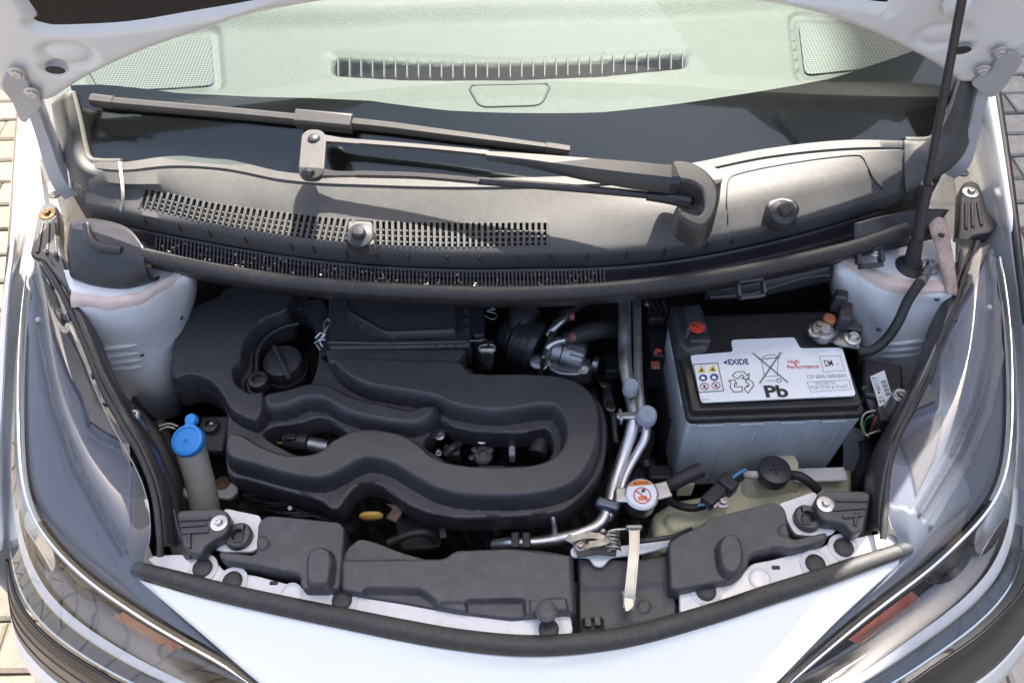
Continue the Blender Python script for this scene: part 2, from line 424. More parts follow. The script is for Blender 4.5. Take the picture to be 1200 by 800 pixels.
# =================================================================== the ground
pav = mesh('paving', [(-60, -60, -.012), (60, -60, -.012), (60, 60, -.012), (-60, 60, -.012)], [(0, 1, 2, 3)],
           mat('joint_sand', (.09, .08, .065), .95, var=.4, vscale=40, bump=.8, bscale=150), None, 0)
setp(pav, kind='structure')
M_pav = [mat('concrete_paver_%s' % n, c, .9, var=.22, vscale=26, bump=.9, bscale=180, dust=.25, dustcol=(.12, .115, .10))
         for n, c in (('grey', (.25, .245, .235)), ('pale', (.30, .29, .275)), ('dull', (.21, .207, .20)), ('beige', (.122, .106, .086)), ('sand', (.138, .12, .097)), ('tan', (.112, .097, .078)))]
def paver_mesh(k):
    v, f = box_data((0, 0, -.02), (.205, .1, .04))
    me = bpy.data.meshes.new('paver'); bm = bmesh.new()
    vs_ = [bm.verts.new(q) for q in v]; [bm.faces.new([vs_[i] for i in q]) for q in f]
    bmesh.ops.bevel(bm, geom=[e for e in bm.edges if all(x.co.z > -.01 for x in e.verts)], offset=.006, segments=1, affect='EDGES')
    for x in bm.verts: x.co.x += rng.normal(0, .0012); x.co.y += rng.normal(0, .0012)
    bm.to_mesh(me); bm.free(); me.materials.append(M_pav[k % 3 + (3 if k >= 9 else 0)]); return me
PM = [paver_mesh(k) for k in range(18)]     # grey blocks on one side of the car, beige ones on the other
stuffs = {0: ([], []), 1: ([], [])}
def seen(x, y):
    d = Vector((x, y, 0)) - EYE; zc = d.dot(FWD)
    if zc <= 0: return False
    px, py = 600 + FPX * d.dot(RGT) / zc, 400 - FPX * d.dot(UPV) / zc
    return -90 < px < 1290 and -40 < py < 860 and (px < 70 or px > 1110)
for r_ in range(-14, 44):
    for c_ in range(-16, 16):
        x = c_ * .212 + (.106 if r_ % 2 else 0); y = r_ * .107
        if abs(x) > 2.35: continue
        if seen(x, y):
            o = bpy.data.objects.new('paver', PM[(r_ * 7 + c_ * 5 + (r_ * c_) % 3) % 9 + (9 if x < 0 else 0)]); C.objects.link(o)
            o.location = (x, y, rng.normal(0, .0012)); o.rotation_euler = (rng.normal(0, .006), rng.normal(0, .006), rng.normal(0, .006)); attach(o, pav)
        elif y < 3.5:
            v, f = box_data((x, y, -.02), (.2, .096, .04)); SV, SF = stuffs[int(x < 0)]; k = len(SV); SV += v; SF += [tuple(i + k for i in q) for q in f]
for k in (0, 1):
    o = mesh('paver', stuffs[k][0], stuffs[k][1], M_pav[3 * k], pav, 0); o['kind'] = 'stuff'

# =================================================================== the car
car = empty('car', (0, .55, 0), 'small white car with its bonnet propped open over the engine bay', 'car')

# ---- windscreen, dashboard
BASE = [(75, 186), (140, 189), (210, 190), (330, 201), (450, 207), (550, 209), (650, 208), (720, 205), (800, 194), (900, 176), (1000, 165), (1100, 164)]
_b = np.array([tuple(P(a, b, 1.0)) for a, b in BASE]); _co = np.polyfit(_b[:, 0], _b[:, 1], 4)
def gbase(x): return np.polyval(_co, x)
SL = math.tan(R(38))
def gz(x, y): return 1.0 + SL * (y - gbase(x))
def G(px, py, off=0.0):
    d = ray(px, py); lo, hi = .3, 3.0
    for _ in range(50):
        t = (lo + hi) / 2; p = EYE + d * t
        if p.z > gz(p.x, p.y) + off: lo = t
        else: hi = t
    return EYE + d * t
_l0, _l1, _r0g, _r1g = G(100, 188), G(84, 112), G(1088, 166), G(1126, 98)
def gx0(s): return _l0.x + (_l1.x - _l0.x) * s / max(1e-6, (_l1.y - gbase(_l1.x)))
def gx1(s): return _r0g.x + (_r1g.x - _r0g.x) * s / max(1e-6, (_r1g.y - gbase(_r1g.x)))
def glass_strip(s0, s1, nx, ns, off=0.0):
    V = []
    for i in range(ns):
        for j in range(nx):
            xm = -.62 + 1.24 * j / (nx - 1); a, b = s0(xm), s1(xm); s = a + (b - a) * i / (ns - 1)
            s_ = min(.16, max(s, 0)); x = gx0(s_) + (gx1(s_) - gx0(s_)) * j / (nx - 1)
            V.append((x, gbase(x) + s, 1.0 + SL * s + off))
    return V, grid_faces(ns, nx)
v, f = glass_strip(lambda x: -.012, lambda x: .75, 60, 40)
ws = mesh('windscreen', v, f, M_ws, car, 180)
ws['label'] = 'green tinted windscreen glass'
FR = [(60, 98), (160, 104), (255, 107), (330, 109), (400, 113), (500, 126), (600, 130), (700, 129), (800, 118), (900, 103), (950, 95), (1000, 86), (1060, 66), (1130, 40)]
_f = np.array([tuple(G(a, b)) for a, b in FR]); _fx = _f[:, 0]; _fs = _f[:, 1] - gbase(_f[:, 0])
v, f = glass_strip(lambda x: -.012, lambda x: float(np.interp(x, _fx, _fs)), 60, 4, -.004)
fr = mesh('ceramic_band', v, f, M_frit, ws, 180)

DZ = .962
M_dash = mat('grained_dashboard_plastic', (.066, .067, .064), .62, var=.06, vscale=30, bump=1.0, bscale=420, dust=.35, dustcol=(.11, .113, .11))
def dpoly(pts, per=4): return ppoly(pts, DZ, per)
d_out = [Vector((x, y, 0)) for x, y in ((-.54, .80), (.54, .80), (.60, .90), (.70, .98), (.78, 1.2), (.78, 1.65), (-.78, 1.65), (-.78, 1.2), (-.70, .98), (-.60, .90))]
slot = rpoly([(391, 66), (480, 72), (600, 73), (700, 70), (800, 62), (803, 78), (700, 88), (600, 92), (480, 92), (391, 87)], DZ, .012)
spkL = rpoly([(90, 70), (251, 36), (257, 104), (110, 112)], DZ, .02)
spkR = rpoly([(930, 22), (1010, 28), (1085, 60), (1060, 80), (938, 92)], DZ, .02)
sens = rpoly([(548, 101), (646, 99), (634, 124), (562, 126)], DZ, .014)
dash = hfield('dashboard', d_out, [slot], DZ - .05, DZ, [
    ('add', rpoly([(90, 66), (256, 30), (262, 108), (105, 118)], DZ, .025), -.0045, .008), ('add', spkL, .004, .006),
    ('add', rpoly([(924, 14), (1010, 20), (1100, 60), (1065, 86), (934, 98)], DZ, .025), -.0045, .008), ('add', spkR, .004, .006),
    ('add', rpoly([(-100, 32), (400, 28), (520, 22), (760, 18), (1000, 2), (1300, 0), (1300, -220), (-100, -220)], DZ, .03), .016, .05),
    ('add', rpoly([(384, 60), (600, 68), (806, 56), (810, 66), (600, 76), (384, 70)], DZ, .01), -.004, .012),
    ], M_dash, car, res=.0045, w0=.008)
sc = plate('sensor_cover', [[v.lerp(sum(sens, Vector()) / len(sens), .03) for v in sens]], DZ - .001, DZ + .0012, M_dash, dash, .0004)
tube('sensor_cover_joint', [v + Vector((0, 0, DZ + .0006 - v.z)) for v in sens + sens[:1]], .0016, M_rub, dash, n=120, seg=6)
# slot of the defroster: dark duct with slats
sv, sf = [], []
duct = mesh('defroster_duct', [*(q + Vector((0, 0, -.046)) for q in PX([(380, 55), (810, 50), (815, 95), (380, 100)], DZ))], [(0, 1, 2, 3)], M_dark, dash, 0)
for k in range(31):
    px = 396 + k * (800 - 396) / 30
    t = (px - 391) / 410
    yt = 66 + 7 * math.sin(math.pi * min(1, t * 1.1)) - 4 * t; yb = 87 + 5.5 * math.sin(math.pi * t) - 9 * t
    a, b = P(px, yt - 1, DZ), P(px, yb + 1, DZ); mid = (a + b) / 2 + Vector((0, 0, -.006)); L = (b - a).length
    e2 = (a - b).normalized(); e1 = e2.cross(Vector((0, 0, 1)))
    box('slat', mid, (.0022, L + .004, .012), M_dash, dash, (e1, e2, Vector((0, 0, 1))), bevel=.0005, seg=1)
# perforated speaker grilles: thin sheets with a punched dot pattern
def dotted(name, base, hole, sc):
    mt = mat(name, base, .6); nt = mt.node_tree; b = nt.nodes['Principled BSDF']
    tc = nt.nodes.new('ShaderNodeTexCoord'); vo = nt.nodes.new('ShaderNodeTexVoronoi'); vo.inputs['Scale'].default_value = sc; vo.inputs['Randomness'].default_value = 0.0; vo.voronoi_dimensions = '2D'
    nt.links.new(tc.outputs['Object'], vo.inputs['Vector'])
    mr = nt.nodes.new('ShaderNodeMapRange'); mr.inputs[1].default_value = .30; mr.inputs[2].default_value = .38
    nt.links.new(vo.outputs['Distance'], mr.inputs[0])
    mx = nt.nodes.new('ShaderNodeMix'); mx.data_type = 'RGBA'; mx.inputs[6].default_value = (*hole, 1); mx.inputs[7].default_value = (*base, 1)
    nt.links.new(mr.outputs[0], mx.inputs[0]); nt.links.new(mx.outputs[2], b.inputs['Base Color'])
    return mt
M_perf = dotted('perforated_speaker_sheet', (.095, .097, .095), (.008, .008, .008), 200)
for nm, pts in (('speaker_grille', [(97, 72), (246, 42), (251, 100), (118, 108)]), ('speaker_grille', [(936, 28), (1008, 33), (1075, 60), (1055, 76), (943, 88)])):
    q = rpoly(pts, DZ + .002, .015)
    plate(nm, [q], DZ - .0015, DZ + .0022, M_perf, dash, bevel=.0006)

# ---- cowl panel below the glass
def rowf(pts):
    a = np.array(pts, float); order = np.argsort(a[:, 0]); a = a[order]; x = a[:, 0]
    g = np.gradient(a[:, 1], x); gz_ = np.gradient(a[:, 2], x)
    def fn(px):
        i = int(np.clip(np.searchsorted(x, px) - 1, 0, len(x) - 2)); h = x[i + 1] - x[i]; t = (px - x[i]) / h
        H = (2 * t ** 3 - 3 * t ** 2 + 1, t ** 3 - 2 * t ** 2 + t, -2 * t ** 3 + 3 * t ** 2, t ** 3 - t ** 2)
        return P(px, H[0] * a[i, 1] + H[1] * h * g[i] + H[2] * a[i + 1, 1] + H[3] * h * g[i + 1],
                 H[0] * a[i, 2] + H[1] * h * gz_[i] + H[2] * a[i + 1, 2] + H[3] * h * gz_[i + 1])
    return fn
rA = rowf([(a, b, 1.003) for a, b in ((100, 188), (140, 190), (200, 183), (260, 186), (330, 201), (450, 207), (550, 209), (650, 207), (720, 204), (800, 193), (900, 174), (1000, 164), (1060, 165))])
rA1 = rowf([(a, b, .9995) for a, b in ((100, 196), (140, 199), (200, 194), (260, 197), (330, 210), (450, 217), (550, 219), (650, 217), (720, 214), (800, 203), (900, 183), (1000, 173), (1060, 172))])
rA2 = rowf([(a, b, .998) for a, b in ((100, 199), (140, 202), (200, 198), (260, 202), (330, 214), (450, 221), (550, 223), (650, 221), (720, 219), (800, 208), (900, 188), (1000, 178), (1060, 176))])
rB = rowf([(100, 210, .99), (140, 215, .99), (200, 216, .99), (330, 234, .988), (450, 243, .986), (550, 247, .985), (650, 246, .985), (720, 238, .99), (800, 236, .992), (900, 216, .992), (1000, 200, .99), (1060, 192, .985)])
rT = rowf([(100, 220, .980), (140, 221, .980), (166, 222, .980), (250, 238, .979), (330, 249, .978), (420, 258, .977), (520, 261, .977), (642, 261, .978), (720, 262, .979), (800, 258, .982), (900, 238, .982), (1000, 215, .98), (1060, 205, .975)])
rBt = rowf([(100, 236, .966), (140, 242, .966), (166, 244, .966), (250, 262, .965), (330, 275, .965), (420, 285, .964), (520, 289, .964), (642, 287, .964), (720, 285, .964), (800, 277, .964), (900, 258, .964), (1000, 232, .964), (1060, 214, .964)])
rF = rowf([(100, 240, .962), (140, 247, .962), (250, 268, .960), (330, 281, .960), (420, 291, .959), (520, 296, .959), (642, 295, .959), (720, 293, .959), (800, 285, .959), (900, 266, .959), (1000, 240, .959), (1060, 221, .959)])
def drop(fn, dy, dz):
    return lambda px: fn(px) + Vector((0, dy, dz))
rows = [drop(rA, .004, -.012), rA, rA1, drop(rA1, -.001, -.003), drop(rA2, 0, -.003), rA2, rB, rT, rBt, rF, drop(rF, -.001, -.006), drop(rF, .004, -.03)]
pxs = sorted(set(list(np.linspace(100, 1060, 129)) + [166., 642.]))
V, F = [], []
for rf in rows:
    V += [rf(p) for p in pxs]
nc = len(pxs)
for i in range(len(rows) - 1):
    for j in range(nc - 1):
        mid = (pxs[j] + pxs[j + 1]) / 2
        if i == 7 and 166 < mid < 642: continue
        F.append((i * nc + j, i * nc + j + 1, (i + 1) * nc + j + 1, (i + 1) * nc + j))
cowl = mesh('cowl_panel', V, F, M_cowl, car, 50)
cowl['label'] = 'weathered grey plastic cowl panel below the windscreen'
# vent: slats and three cross bars over a dark well
wv = [drop(rT, .006, -.10)(p) for p in np.linspace(150, 660, 24)] + [drop(rBt, -.01, -.085)(p) for p in np.linspace(150, 660, 24)]
mesh('vent_well', wv, grid_faces(2, 24), M_dark, cowl, 0)
npitch = 68
for k in range(npitch + 1):
    px = 166 + (642 - 166) * k / npitch
    if 412 < px < 433: continue
    a, b = rT(px), rBt(px - 0 if px > 420 else px - 6 + 6 * min(1, (px - 166) / 200))
    if px <= 420: a = rT(px + 3); b = rBt(px - 3)
    n = (b - a).normalized(); s = n.cross(Vector((0, 0, 1))).normalized(); u = s.cross(n)
    box('vent_slat', (a + b) / 2 - u * .004, (.0036, (b - a).length + .002, .010), M_cowl, cowl, (s, n, u), bevel=.0006, seg=1)
for t in (.28, .52, .76):
    pts = [rT(p).lerp(rBt(p), t) + Vector((0, 0, -.004)) for p in np.linspace(168, 641, 20)]
    tube('vent_bar', pts, .0014, M_cowl, cowl, n=40, seg=6)
# mounting bosses on the cowl
def boss(px, py, z, r=.013):
    c = P(px, py, z)
    b = lathe('boss', c + Vector((0, 0, -.012)), (0, -.35, 1), [(r * 1.15, 0), (r * 1.08, .006), (r * .95, .014), (r * .55, .017), (r * .5, .022), (r * .38, .0245), (0.001, .025)], M_plas2, cowl, 24)
    return b
o = plate('boss_pad', [rpoly([(408, 258), (436, 259), (439, 287), (407, 286)], .975, .006)], .958, .976, M_cowl, cowl, .002)
boss(422, 273, .980, .016); boss(917, 246, .982, .017)
plate('boss_shroud', [rpoly([(895, 240), (908, 232), (930, 236), (938, 246), (930, 256), (905, 256)], .978, .012)], .955, .983, M_plas2, cowl, .004)
# seams of the right cover flap, lying on the panel
def cowl_pt(px, py, up=.0004):
    pts = [rf(px) for rf in (rA, rA1, rA2, rB, rT, rBt, rF)]
    def scr(q):
        d = q - EYE; return 400 - FPX * d.dot(UPV) / d.dot(FWD)
    for a, b in zip(pts[:-1], pts[1:]):
        ya, yb = scr(a), scr(b)
        if ya <= py <= yb: return a.lerp(b, (py - ya) / max(1e-6, yb - ya)) + Vector((0, 0, up))
    return (pts[0] if py < scr(pts[0]) else pts[-1]) + Vector((0, 0, up))
tube('panel_seam', [cowl_pt(*q) for q in ((853, 262), (852, 245), (852, 228), (854, 212), (862, 205), (895, 197), (935, 190), (970, 185), (1003, 182), (1012, 186), (1018, 198), (1024, 210), (1034, 222))], .0011, M_rub, cowl, n=90, seg=6)
# plastic corner trims either side of the glass
def corner(rows_, name):
    o = loft(name, [[P(*a), P(*b), P(*c)] for a, b, c in rows_], 9, 30, M_cowl, car, solid=.004)
    return o
corner([((84, 106, 1.075), (72, 112, 1.07), (60, 122, 1.03)), ((92, 140, 1.045), (78, 145, 1.045), (66, 152, 1.00)), ((98, 170, 1.016), (84, 176, 1.016), (74, 186, .985)),
        ((106, 190, 1.003), (96, 200, 1.0), (88, 212, .975)), ((124, 194, 1.0), (118, 208, .992), (112, 230, .967)), ((143, 191, 1.003), (143, 212, .99), (143, 246, .962))], 'windscreen_corner_trim')
tube('glass_edge_seal', [G(84, 108, .003), G(92, 140, .003), G(99, 172, .003), G(105, 187, .004), G(120, 190, .004), G(143, 190, .004)], .005, M_cowl, car, seg=8)
corner([((1126, 92, 1.085), (1134, 96, 1.08), (1142, 112, 1.03)), ((1116, 128, 1.05), (1126, 134, 1.045), (1138, 142, 1.0)), ((1102, 155, 1.018), (1114, 164, 1.014), (1126, 180, .985)),
        ((1086, 166, 1.003), (1096, 182, .998), (1100, 205, .972)), ((1072, 167, 1.0), (1074, 184, .992), (1078, 216, .966)), ((1058, 165, 1.003), (1058, 188, .987), (1060, 226, .958))], 'windscreen_corner_trim')
tube('glass_edge_seal', [G(1126, 94, .003), G(1116, 126, .003), G(1103, 152, .003), G(1088, 164, .004), G(1060, 165, .004)], .005, M_cowl, car, seg=8)
tube('joint_strip', P3([(140, 190, 1.005), (143, 215, .991), (144, 232, .977), (142, 247, .961)]), .0022, mat('pale_sealant', (.45, .41, .36), .6), cowl, seg=6)
for k, px in enumerate((167, 208, 243, 285, 340, 366, 405, 440, 478, 524, 562, 607, 646, 689, 735, 780, 830, 860)):
    a = drop(rF, -.001, -.003)(px); b = drop(rF, -.001, -.016)(px)
    box('lip_notch', (a + b) / 2, (.0012, .003, .012), M_rub, cowl, bevel=0)

# lower cowl tray, mesh and the long front seal
SEAL = [(143, 292), (190, 304), (250, 317), (320, 328), (400, 336), (500, 342), (600, 344), (700, 340), (790, 331), (870, 319), (960, 300), (1010, 287), (1062, 268)]
tray_rows = [[drop(rF, .006, -.034)(p) for p in np.linspace(140, 1045, 14)], [drop(rF, -.004, -.055)(p) for p in np.linspace(140, 1045, 14)],
             [P(*q) + Vector((0, .012, -.03)) for q in [(a, b, .94) for a, b in SEAL]][:13] + [P(1062, 268, .94) + Vector((0, .012, -.03))]]
tray = loft('cowl_tray', tray_rows, 50, 10, M_plas2, car, solid=.003)
mv, mf = [], []
for k in range(118):
    px = 172 + k * 4.6
    if px > 720: break
    a = drop(rF, .002, -.036)(px); b = drop(rF, -.022, -.048)(px)
    bv, bf = box_data((a + b) / 2, (.0018, (b - a).length, .006), (Vector((1, 0, 0)), (b - a).normalized(), Vector((1, 0, 0)).cross((b - a).normalized()))); q = len(mv); mv += bv; mf += [tuple(i + q for i in t) for t in bf]
for t in (.2, .5, .8):
    tv, tf = tube_data([drop(rF, .002 - .024 * t, -.035 - .012 * t)(p) for p in np.linspace(172, 715, 12)], .0012, n=30, seg=5); q = len(mv); mv += tv; mf += [tuple(i + q for i in w) for w in tf]
gv, gf = [], []
for k in range(170):                     # pale specks painting in light that shows through the mesh
    px = rng.uniform(180, 700); b_ = drop(rF, rng.uniform(-.024, .0), rng.uniform(-.046, -.034))(px)
    bv, bf = box_data(b_, tuple(rng.uniform(.0008, .0026, 3))); q = len(gv); gv += bv; gf += [tuple(i + q for i in t) for t in bf]
gr_ = mesh('light_specks', gv, gf, mat('pale_light_speck', (.45, .38, .28), .9), tray, 0); gr_['kind'] = 'stuff'
msh = mesh('intake_mesh', mv, mf, M_plas2, tray, 0); msh['kind'] = 'stuff'
cs = [P(a, b, .938) for a, b in SEAL]
seal = tube('cowl_seal', cs, .0098, M_rub, car, n=90, seg=14, flat=.85)
seal['label'] = 'long black rubber seal across the cowl front'
# upright web under the seal that carries it
wr = [[v + Vector((0, .004, -.004)) for v in cs], [v + Vector((0, .012, -.034)) for v in cs]]
loft('seal_carrier', wr, 60, 3, M_plas2, car, solid=.004)

# ---- engine bay shell: floor, firewall, inner walls
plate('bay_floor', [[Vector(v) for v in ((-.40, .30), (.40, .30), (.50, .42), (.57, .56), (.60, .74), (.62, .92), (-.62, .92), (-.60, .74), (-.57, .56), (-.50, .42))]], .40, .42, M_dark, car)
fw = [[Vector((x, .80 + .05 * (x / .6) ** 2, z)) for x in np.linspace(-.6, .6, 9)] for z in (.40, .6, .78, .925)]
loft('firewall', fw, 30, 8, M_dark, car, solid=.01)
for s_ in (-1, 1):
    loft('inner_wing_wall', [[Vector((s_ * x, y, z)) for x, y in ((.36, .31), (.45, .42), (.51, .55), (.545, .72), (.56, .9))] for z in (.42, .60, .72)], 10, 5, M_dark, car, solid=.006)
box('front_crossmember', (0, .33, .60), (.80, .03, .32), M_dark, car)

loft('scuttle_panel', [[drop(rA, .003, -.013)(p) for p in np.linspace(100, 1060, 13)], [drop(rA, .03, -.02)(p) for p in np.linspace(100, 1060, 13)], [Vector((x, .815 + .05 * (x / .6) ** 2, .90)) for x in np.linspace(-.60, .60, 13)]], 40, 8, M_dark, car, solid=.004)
# ---- strut towers
def tower(rows_, band, ribs, spots=(), holes_=(), name='strut_tower'):
    g = loft_grid([P3(r) for r in rows_], 60, 70)
    o = mesh(name, g.reshape(-1, 3), grid_faces(70, 60), M_whitein, car, 180)
    def hit(px, py):
        d = g.reshape(-1, 3) - np.array(EYE); zc = d @ np.array(FWD)
        qx, qy = 600 + FPX * (d @ np.array(RGT)) / zc, 400 - FPX * (d @ np.array(UPV)) / zc
        k = np.argsort((qx - px) ** 2 + (qy - py) ** 2)[:4]; w = 1 / ((qx[k] - px) ** 2 + (qy[k] - py) ** 2 + .5)
        return P(px, py, float((g.reshape(-1, 3)[k, 2] * w).sum() / w.sum()))
    up = loft('seam_sealer', [[hit(a, b - 8 + k_ + rng.normal(0, 1.2)) + Vector((0, 0, .001)) for a, b, z in band for k_ in (0,)], [hit(a, b - 3) + Vector((0, -.001, .0028)) for a, b, z in band], [hit(a, b + 3) + Vector((0, -.001, .0028)) for a, b, z in band], [hit(a, b + 8 + rng.normal(0, 1.5)) + Vector((0, 0, .001)) for a, b, z in band]], 40, 8, M_seam, o, smooth=180)
    for px, py in spots: lathe('spot_weld', hit(px, py) + Vector((0, 0, -.0006)), (0, -.35, .94), [(.0046, 0), (.0044, .0011), (.0032, .0012), (.002, .0006), (.0005, .0006)], M_whitein, o, 16)
    for px, py in holes_: lathe('drain_hole', hit(px, py) + Vector((0, 0, -.0004)), (0, -.45, .89), [(.0034, 0), (.0034, .0012), (.0005, .0012)], M_rub, o, 12)
    for a, b in ribs:
        tube('pressed_rib', [hit(a[0] + (b[0] - a[0]) * t, a[1] + (b[1] - a[1]) * t) for t in (0, .25, .5, .75, 1)], [.001, .0042, .0045, .0042, .001], M_whitein, o, seg=10, flat=.7)
    return o
tower([[(74, 316, .905), (120, 318, .905), (165, 316, .905), (205, 308, .905), (226, 316, .898), (230, 318, .80)],
       [(85, 347, .902), (125, 352, .902), (165, 346, .902), (200, 330, .902), (226, 330, .888), (231, 335, .80)],
       [(97, 376, .872), (130, 379, .872), (170, 373, .870), (205, 358, .862), (225, 350, .84), (229, 352, .77)],
       [(108, 412, .815), (135, 414, .815), (170, 410, .812), (198, 402, .80), (214, 395, .78), (222, 395, .72)],
       [(130, 452, .74), (155, 456, .74), (178, 460, .735), (198, 460, .72), (210, 458, .70), (216, 455, .66)],
       [(160, 492, .64), (170, 494, .64), (185, 494, .63), (198, 490, .62), (208, 488, .61), (212, 486, .58)]],
      [(84, 352, .901), (105, 354, .901), (125, 356, .900), (150, 353, .900), (170, 348, .900), (185, 338, .900), (203, 325, .901), (212, 318, .90)],
      [((112, 409, .823), (160, 404, .823)), ((115, 418, .806), (163, 413, .806)), ((119, 425, .793), (165, 421, .792)), ((124, 432, .778), (167, 429, .776))],
      (), ((166, 415), (106, 329), (212, 372)))
tower([[(972, 312, .80), (976, 305, .898), (1000, 297, .905), (1040, 288, .905), (1080, 284, .905), (1120, 280, .905)],
       [(972, 335, .80), (978, 325, .885), (1005, 318, .902), (1040, 328, .902), (1080, 335, .902), (1118, 335, .902)],
       [(980, 362, .78), (985, 350, .85), (1010, 352, .870), (1040, 358, .874), (1080, 360, .874), (1112, 362, .874)],
       [(1000, 400, .72), (1006, 395, .80), (1030, 398, .815), (1055, 402, .82), (1080, 402, .82), (1105, 400, .82)],
       [(1005, 450, .66), (1012, 446, .72), (1030, 450, .735), (1050, 448, .745), (1070, 445, .75), (1090, 440, .76)],
       [(1008, 500, .58), (1015, 498, .62), (1028, 500, .63), (1042, 498, .64), (1056, 495, .64), (1070, 492, .65)]],
      [(985, 301, .902), (1000, 308, .901), (1018, 320, .901), (1035, 330, .901), (1055, 336, .901), (1080, 338, .901), (1112, 338, .901)],
      [((1034, 404, .819), (1088, 398, .819)), ((1032, 411, .806), (1085, 406, .806)), ((1030, 418, .792), (1080, 414, .792))],
      (), ((1030, 385), (1098, 350), (1048, 430)))
# black plastic drain boxes above the towers
loft('cowl_side_box', [P3(r) for r in ([(85, 262, .945), (110, 258, .95), (150, 268, .95), (170, 290, .945)], [(82, 290, .93), (108, 295, .94), (140, 300, .94), (172, 312, .935)],
      [(84, 318, .915), (110, 328, .912), (145, 332, .912), (180, 325, .915)], [(90, 326, .90), (115, 334, .895), (150, 336, .895), (190, 322, .905)])], 20, 20, M_plas2, car, solid=.004)
tube('side_box_rim', P3([(102, 264, .953), (106, 280, .95), (118, 290, .948), (143, 294, .945)]), .006, M_plas2, car, seg=8)
loft('cowl_side_box', [P3(r) for r in ([(1000, 262, .945), (1040, 252, .95), (1080, 245, .95), (1110, 245, .945)], [(1000, 285, .93), (1040, 275, .935), (1075, 262, .935), (1098, 262, .93)],
      [(1010, 298, .912), (1040, 292, .915), (1070, 285, .915), (1090, 280, .915)])], 16, 16, M_plas2, car, solid=.004)

# ---- wings (fenders) with the bonnet gutter
def wing(st, sgn, name):
    rows_ = []
    for inner, mid, crown in st:
        a, b, c = P(*inner), P(*mid), P(*crown)
        rows_.append([a + Vector((sgn * -.008, 0, -.06)), a, b, c, c + Vector((sgn * .022, 0, -.03)), c + Vector((sgn * .045, 0, -.14)), c + Vector((sgn * .06, -.0, -.40))])
    return loft(name, rows_, 40, 50, M_white, car, solid=.003, smooth=180)
wL = wing([((84, 60, .95), (66, 60, .985), (46, 62, .995)), ((64, 125, .93), (44, 125, .965), (27, 127, .975)), ((58, 190, .91), (36, 196, .945), (20, 200, .958)),
           ((46, 250, .90), (28, 255, .925), (17, 258, .94)), ((32, 292, .895), (22, 296, .91), (14, 300, .922)), ((15, 335, .885), (12, 340, .895), (9, 345, .902)), ((13, 400, .85), (8, 405, .865), (4, 410, .87)),
           ((10, 480, .81), (4, 485, .825), (0, 490, .83)), ((9, 560, .75), (2, 565, .77), (-6, 570, .775)), ((12, 640, .69), (2, 645, .70), (-12, 650, .70))], -1, 'front_wing')
wR = wing([((1120, 30, .95), (1134, 30, .985), (1152, 32, .995)), ((1140, 105, .93), (1152, 106, .965), (1164, 110, .975)), ((1146, 180, .91), (1164, 185, .945), (1176, 190, .958)),
           ((1160, 240, .90), (1174, 245, .925), (1184, 250, .94)), ((1174, 275, .895), (1182, 280, .91), (1189, 285, .922)), ((1187, 312, .885), (1190, 318, .895), (1194, 325, .902)), ((1197, 380, .85), (1201, 385, .865), (1205, 390, .87)),
           ((1204, 460, .81), (1208, 465, .825), (1212, 470, .83)), ((1206, 560, .75), (1212, 565, .77), (1218, 570, .775)), ((1204, 640, .69), (1210, 645, .70), (1220, 650, .70))], 1, 'front_wing')
tube('wing_edge_line', P3([(24, 118, .97), (19, 190, .955), (15, 260, .935), (8, 340, .895), (3, 400, .865), (-2, 480, .825)]), .004, mat('brown_edge_shade', (.10, .075, .06), .5), car, seg=8)  # brown line drawn in for shade and reflection along the left wing edge
tube('wing_edge_line', P3([(1168, 108, .975), (1180, 190, .957), (1188, 252, .938), (1195, 312, .912), (1204, 380, .875)]), .0055, M_plas2, car, seg=8)

# ---- unseen striped wall, mirrored in the windscreen; placed and sized to shade that side
wall = empty('striped_wall', (2.4, 4, 0), 'tall striped wall out of view, mirrored dimly in the windscreen', 'wall')
box('sheet', (2.45, 4.2, 3.825), (.1, 9.6, 7.65), mat('grey_blue_cladding', (.17, .185, .21), .6, var=.06, vscale=1), wall, bevel=0)
yy = .1
while yy < 9:
    box('stripe', (2.39, yy, 3.825), (.03, .07, 7.6), mat('ochre_cladding_stripe', (.42, .30, .10), .5), wall, bevel=0); yy += 1.04
def sweep(name, pts, prof, material, parent=None, n=None, up=(0, 0, 1), closed=True, scale=None, bevel=0, smooth=40, caps=True):
    """sweep a 2-D profile (side, up) along a path"""
    n = n or (len(pts) - 1) * 8 + 1
    p = cat_open(pts, n); tan = np.gradient(p, axis=0); tan /= np.linalg.norm(tan, axis=1)[:, None]
    V = []; m_ = len(prof)
    sc = np.interp(np.linspace(0, 1, n), np.linspace(0, 1, len(scale)), scale) if scale is not None else np.ones(n)
    for k in range(n):
        s = np.cross(tan[k], np.array(up, float)); s /= np.linalg.norm(s); u = np.cross(s, tan[k])
        for a, b in prof: V.append(p[k] + (s * a + u * b) * sc[k])
    F = grid_faces(n, m_, closed)
    if closed and caps: F += [tuple(range(m_))[::-1], tuple((n - 1) * m_ + j for j in range(m_))]
    return mesh(name, V, F, material, parent, smooth, bevel=bevel)

